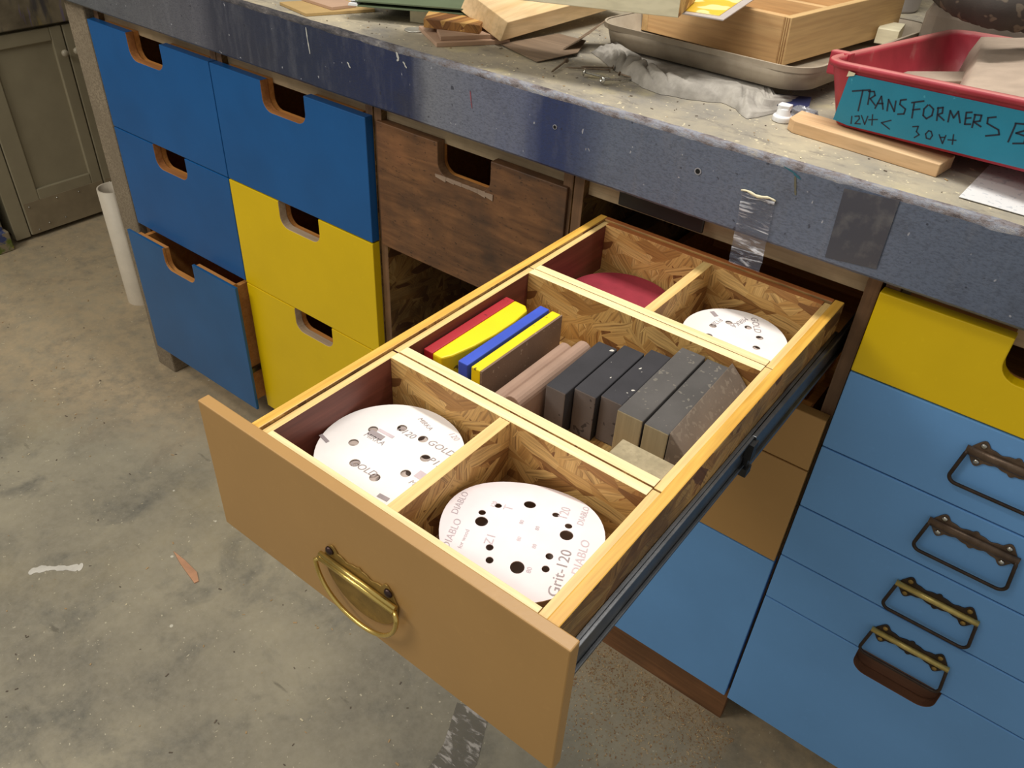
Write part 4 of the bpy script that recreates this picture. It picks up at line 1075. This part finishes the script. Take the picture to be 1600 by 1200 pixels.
crumbs('sawdust_shavings', 5200, (.42, .93, -.22, .026), -Z0 + .0003, [cm[1], plain('shaving_tan', S(204, 176, 134), .8), plain('shaving_brown', S(150, 110, 72), .8), cm[1]], .0004, .0017,
       'sawdust and shavings on the floor along the kick board', 5, 'sawdust', lambda x, y, r: r.random() < (1 - (-y / .22)) ** 1.2 + .08)
crumbs('floor_debris', 900, (-2.0, .6, -1.6, .4), -Z0 + .0003, [cm[0], cm[1], cm[2], cm[1]], .0006, .0028, 'small chips and crumbs scattered over the concrete floor', 9, 'debris', lambda x, y, r: (y < .02 or x < -.95) and x > -1.78)

# ================================================================== TAPE ON THE WORKTOP FRONT
def tape_mat():
    s = NT('wrinkled_clear_packing_tape')
    v = s.mp(sc=(14, 10, 90), rot=(0, .12, 0))
    n = s.noise(v, scale=1.3, detail=4, rough=.6, dist=.6)
    st = s.ramp(n, [(.50, BLK), (.60, WHT)])
    c = s.mix(st, S(120, 122, 138), S(225, 226, 236))
    a = s.math('ADD', s.math('MULTIPLY', st, .55), .32)
    s.l(a, s.b.inputs['Alpha']); s.bump(n, 1.0, .004)
    return s.out(c, .12)
tp = thing('packing_tape', 'wrinkled strip of clear packing tape hanging from the worktop front above the open drawer', 'tape', (.737, YC, .0005))
b = nb(); NU, NV = 10, 60; g = []
for i in range(NU + 1):
    row = []
    for j in range(NV + 1):
        u, v = i / NU, j / NV
        z = .0895 - .0890 * v
        x = .7165 + .0410 * u + .006 * v * 1.0 + .0008 * noise.noise(Vector((u * 3, v * 9, 1)))
        y = YC - .0022 - .0022 * noise.noise(Vector((u * 2.2, v * 17, 4))) - .0014 * noise.noise(Vector((u * 6, v * 42, 8))) - .006 * v * v
        row.append(b.verts.new((x, y, z)))
    g.append(row)
for i in range(NU):
    for j in range(NV): b.faces.new((g[i][j], g[i + 1][j], g[i + 1][j + 1], g[i][j + 1]))
obj('tape_strip', b, tape_mat(), tp, smooth=True)
b = nb(); tube(b, [(.7155 + .043 * k / 12, YC - .003, .0905 + .0012 * math.sin(k * .8)) for k in range(13)], [.0009 + .0009 * math.sin(k * PI / 12) + .0003 * math.sin(k * 2.3) for k in range(13)], 8)
obj('torn_edge', b, M['cream'], tp)
def patch_mat():
    s = NT('dark_glue_patch')
    n = s.noise(scale=40, detail=5); m = s.ramp(n, [(.5, BLK), (.66, WHT)])
    c = s.mix(m, S(72, 74, 86), S(98, 98, 104)); return s.out(c, .3)
b = nb(); vv = [b.verts.new((x, YC - .0011, z)) for x, z in ((.8275, .1270), (.8855, .1310), (.8868, .0500), (.8300, .0440))]
b.faces.new(vv); r_ = bmesh.ops.extrude_face_region(b, geom=b.faces[:]); bmesh.ops.translate(b, verts=[v for v in r_['geom'] if isinstance(v, bmesh.types.BMVert)], vec=(0, -.0004, 0))
tag(obj('tape_patch', b, patch_mat()), 'square dark patch of old tape on the worktop front, right of the hanging tape', 'tape patch')

# ================================================================== LEFT SIDE: post, pipe, far cupboard
M['post'] = speckled('sawdust_coated_post', S(134, 120, 100), S(120, 106, 88), .50, 220, .95, .15)
b = nb(); bx(b, -.875, -.797, .001, .075, -Z0, ZB - .001); 
tag(obj('post', b, M['post'], None, .004), 'dusty tan upright post at the left end of the drawer cabinets', 'post')
b = nb(); R_ = .043
def half_pipe(cx, cy, z0, z1, lean):
    n = 22; o0 = []; th = .004
    outer = [(math.cos(a), math.sin(a)) for a in [PI * .35 + PI * 1.55 * i / n for i in range(n + 1)]]
    rows_ = []
    for zz_, sh in ((z0, 0), (z1, lean)):
        rows_.append([b.verts.new((cx + sh + R_ * c_, cy + R_ * s_, zz_)) for c_, s_ in outer] + [b.verts.new((cx + sh + (R_ - th) * c_, cy + (R_ - th) * s_, zz_)) for c_, s_ in reversed(outer)])
    m = len(rows_[0])
    for i in range(m):
        f = b.faces.new((rows_[0][i], rows_[0][(i + 1) % m], rows_[1][(i + 1) % m], rows_[1][i])); f.smooth = True
    for k in range(n):
        b.faces.new((rows_[1][k], rows_[1][k + 1], rows_[1][m - 2 - k], rows_[1][m - 1 - k]))
half_pipe(-1.212, .165, -Z0, -.568, -.006)
tag(obj('white_pipe', b, plain('white_pvc', S(208, 196, 178), .5, 0, .05), None), 'white cut plastic pipe standing on the floor behind the dusty post', 'pipe')

M['cupb'] = plain('grey_green_cupboard_paint', S(152, 142, 118), .45, 0, .06, 12, .08)
M['cupk'] = plain('dull_metal_kick_plate', S(146, 132, 108), .5, .1, .12, 20)
cp = thing('cupboard', 'grey green cupboard with recessed panel doors and a metal kick strip behind the post', 'cupboard', (-1.95, .40, -Z0))
XP = -1.834
b = nb(); bx(b, XP - .35, XP - .024, .085, .98, -Z0 + .03, -.270); obj('carcass', b, M['cupb'], cp)
b = nb(); bx(b, XP - .030, XP - .002, .083, .1335, -Z0 + .012, -.2745); obj('stile', b, M['cupb'], cp, .002)
def door(ya, yb, kn):
    b = nb(); z0, z1 = -.9300, -.2790; pw = .062; fz0, fz1 = -.7780, -.3210
    xf, xb_ = XP, XP - .022
    bx(b, xb_, xf, ya, ya + pw, z0, z1); bx(b, xb_, xf, yb - .040, yb, z0, z1)
    bx(b, xb_, xf, ya + pw, yb - .040, z0, fz0); bx(b, xb_, xf, ya + pw, yb - .040, fz1, z1)
    dd = obj('door', b, M['cupb'], cp, .003)
    b = nb(); bx(b, xb_, xf - .010, ya + pw - .004, yb - .036, fz0 - .004, fz1 + .004); obj('recessed_panel', b, M['cupb'], dd)
    b = nb(); bx(b, xf, xf + .0015, ya + .004, yb - .002, -.9290, -.8140); obj('kick_plate', b, M['cupk'], dd, .0004)
    b = nb()
    for yy, zz_ in ((ya + .02, -.83), (ya + .07, -.905), (ya + .13, -.905), (ya + .2, -.83), (ya + .12, -.826), (yb - .03, -.90), (ya + .03, -.918)):
        lathe(b, [(.0035, 0), (.0030, .0015), (.001, .0022)], (xf + .0015, yy, zz_), 10, 'x')
    obj('rivets', b, M['steel'], dd)
    b = nb(); lathe(b, [(.004, 0), (.004, .008), (.0105, .013), (.0120, .019), (.0090, .025), (.002, .027)], (xf, kn, -.3610), 20, 'x'); obj('knob', b, M['wplast2'], dd)
M['wplast2'] = plain('pale_ceramic_knob', S(170, 160, 140), .25, 0, .04)
door(.1370, .4330, .4150); door(.4370, .7330, .4560)
b = nb()
for z_ in (0,): bx(b, XP - .36, XP + .012, .02, 1.05, -.2680, -.03)
def grime():
    s = NT('paint_stained_bench_front')
    y = s.sep()[1]
    n = s.noise(scale=9, detail=6)
    c = s.mix(s.ramp(n, [(.4, BLK), (.62, WHT)]), S(92, 82, 66), S(132, 120, 98))
    v = s.noise(s.mp(sc=(1, 4, .8), rot=(.25, 0, 0)), scale=5, detail=4)
    c = s.mix(s.math('MULTIPLY', s.ramp(v, [(.56, BLK), (.63, WHT)]), .75), c, S(138, 122, 74))
    v = s.noise(s.mp(sc=(1, 5, .7), rot=(.3, 0, 0), loc=(0, 7.3, 2)), scale=5, detail=4)
    c = s.mix(s.math('MULTIPLY', s.ramp(v, [(.58, BLK), (.63, WHT)]), .8), c, S(112, 98, 150))
    v = s.noise(s.mp(sc=(1, 4, .8), loc=(3, 1, 2)), scale=5, detail=4)
    c = s.mix(s.math('MULTIPLY', s.ramp(v, [(.56, BLK), (.66, WHT)]), .7), c, S(44, 46, 62))
    return s.out(c, .6)
tag(obj('bench_top', b, grime(), None, .003), 'paint stained thick bench top above the grey green cupboard', 'bench top')
def graf():
    s = NT('paint_splattered_board')
    c = s.mix(s.ramp(s.noise(scale=22, detail=5), [(.45, BLK), (.55, WHT)]), S(96, 110, 40), S(142, 128, 106))
    c = s.mix(s.ramp(s.noise(s.mp(loc=(2, 4, 1)), scale=18, detail=4), [(.54, BLK), (.58, WHT)]), c, S(60, 70, 116))
    c = s.mix(s.ramp(s.noise(s.mp(loc=(8, 1, 5)), scale=12, detail=4), [(.56, BLK), (.60, WHT)]), c, S(170, 168, 40))
    c = s.mix(s.ramp(s.noise(s.mp(loc=(1, 9, 3)), scale=10, detail=4), [(.58, BLK), (.62, WHT)]), c, S(110, 74, 88))
    return s.out(c, .6)
b = nb(); bx(b, XP - .30, XP + .006, -.30, .052, -Z0, -.36); bx(b, XP - .30, XP + .030, -.30, .058, -Z0, -.875)
tag(obj('painted_crate', b, graf(), None, .004), 'box with splashes of green, yellow and blue paint left of the cupboard', 'box')

# ================================================================== FLOOR ITEMS
b = nb(); prism(b, [(-.2359, -.3849), (-.1933, -.3840), (-.147, -.3871), (-.1240, -.3990), (-.1265, -.4080), (-.1933, -.3960)], 'z', -Z0 + .0003, -Z0 + .0030)
tag(obj('wood_chip', b, plain('pink_wood_chip', S(188, 140, 108), .7), None), 'long pointed pinkish wood chip on the concrete left of the drawer front', 'wood chip')
b = nb(); rr = random.Random(4); pth = [(-.4170, -.6130), (-.4091, -.5960), (-.3950, -.5800), (-.3819, -.5685), (-.3650, -.5540), (-.3500, -.5400), (-.3459, -.5314)]
L = []; R2 = []
for i in range(31):
    t_ = i / 30 * (len(pth) - 1); k = min(int(t_), len(pth) - 2); p = Vector(pth[k]).lerp(Vector(pth[k + 1]), t_ - k)
    wd = (.0065 + .005 * abs(math.cos(i / 30 * PI)) ** 3) * (.7 + .6 * rr.random()) * (.3 if i in (0, 30) else 1)
    L.append((p.x - wd * .7, p.y + wd * .6)); R2.append((p.x + wd * .7, p.y - wd * .6))
prism(b, L + R2[::-1], 'z', -Z0 + .0002, -Z0 + .0010)
tag(obj('paint_splash', b, plain('dried_white_paint', S(206, 200, 190), .6)), 'dried white paint splash shaped like a bone on the concrete floor', 'paint splash')
def ftape():
    s = NT('flat_clear_floor_tape')
    n = s.noise(s.mp(sc=(20, 60, 1), rot=(0, 0, .6)), scale=1.5, detail=4, dist=.5); st = s.ramp(n, [(.50, BLK), (.62, WHT)])
    s.l(s.math('ADD', s.math('MULTIPLY', st, .45), .30), s.b.inputs['Alpha'])
    return s.out(s.mix(st, S(128, 122, 112), S(196, 188, 180)), .3)
b = nb(); prism(b, [(.485, -.262), (.545, -.238), (.590, -.330), (.610, -.44), (.540, -.46), (.520, -.34)], 'z', -Z0 + .0004, -Z0 + .0014)
tag(obj('floor_tape', b, ftape()), 'crinkled clear tape stuck to the concrete beneath the drawer front', 'tape')
# jar in the empty bay
b = nb(); lathe(b, [(.022, 0), (.024, .002), (.024, .030), (.020, .034), (.010, .035)], (.098, .050, -.4755), 28)
tag(obj('clear_jar', b, M['milky'], None), 'small clear jar at the front corner of the empty bay', 'jar')

for o in bpy.data.objects:
    if '_org' in o: del o['_org']
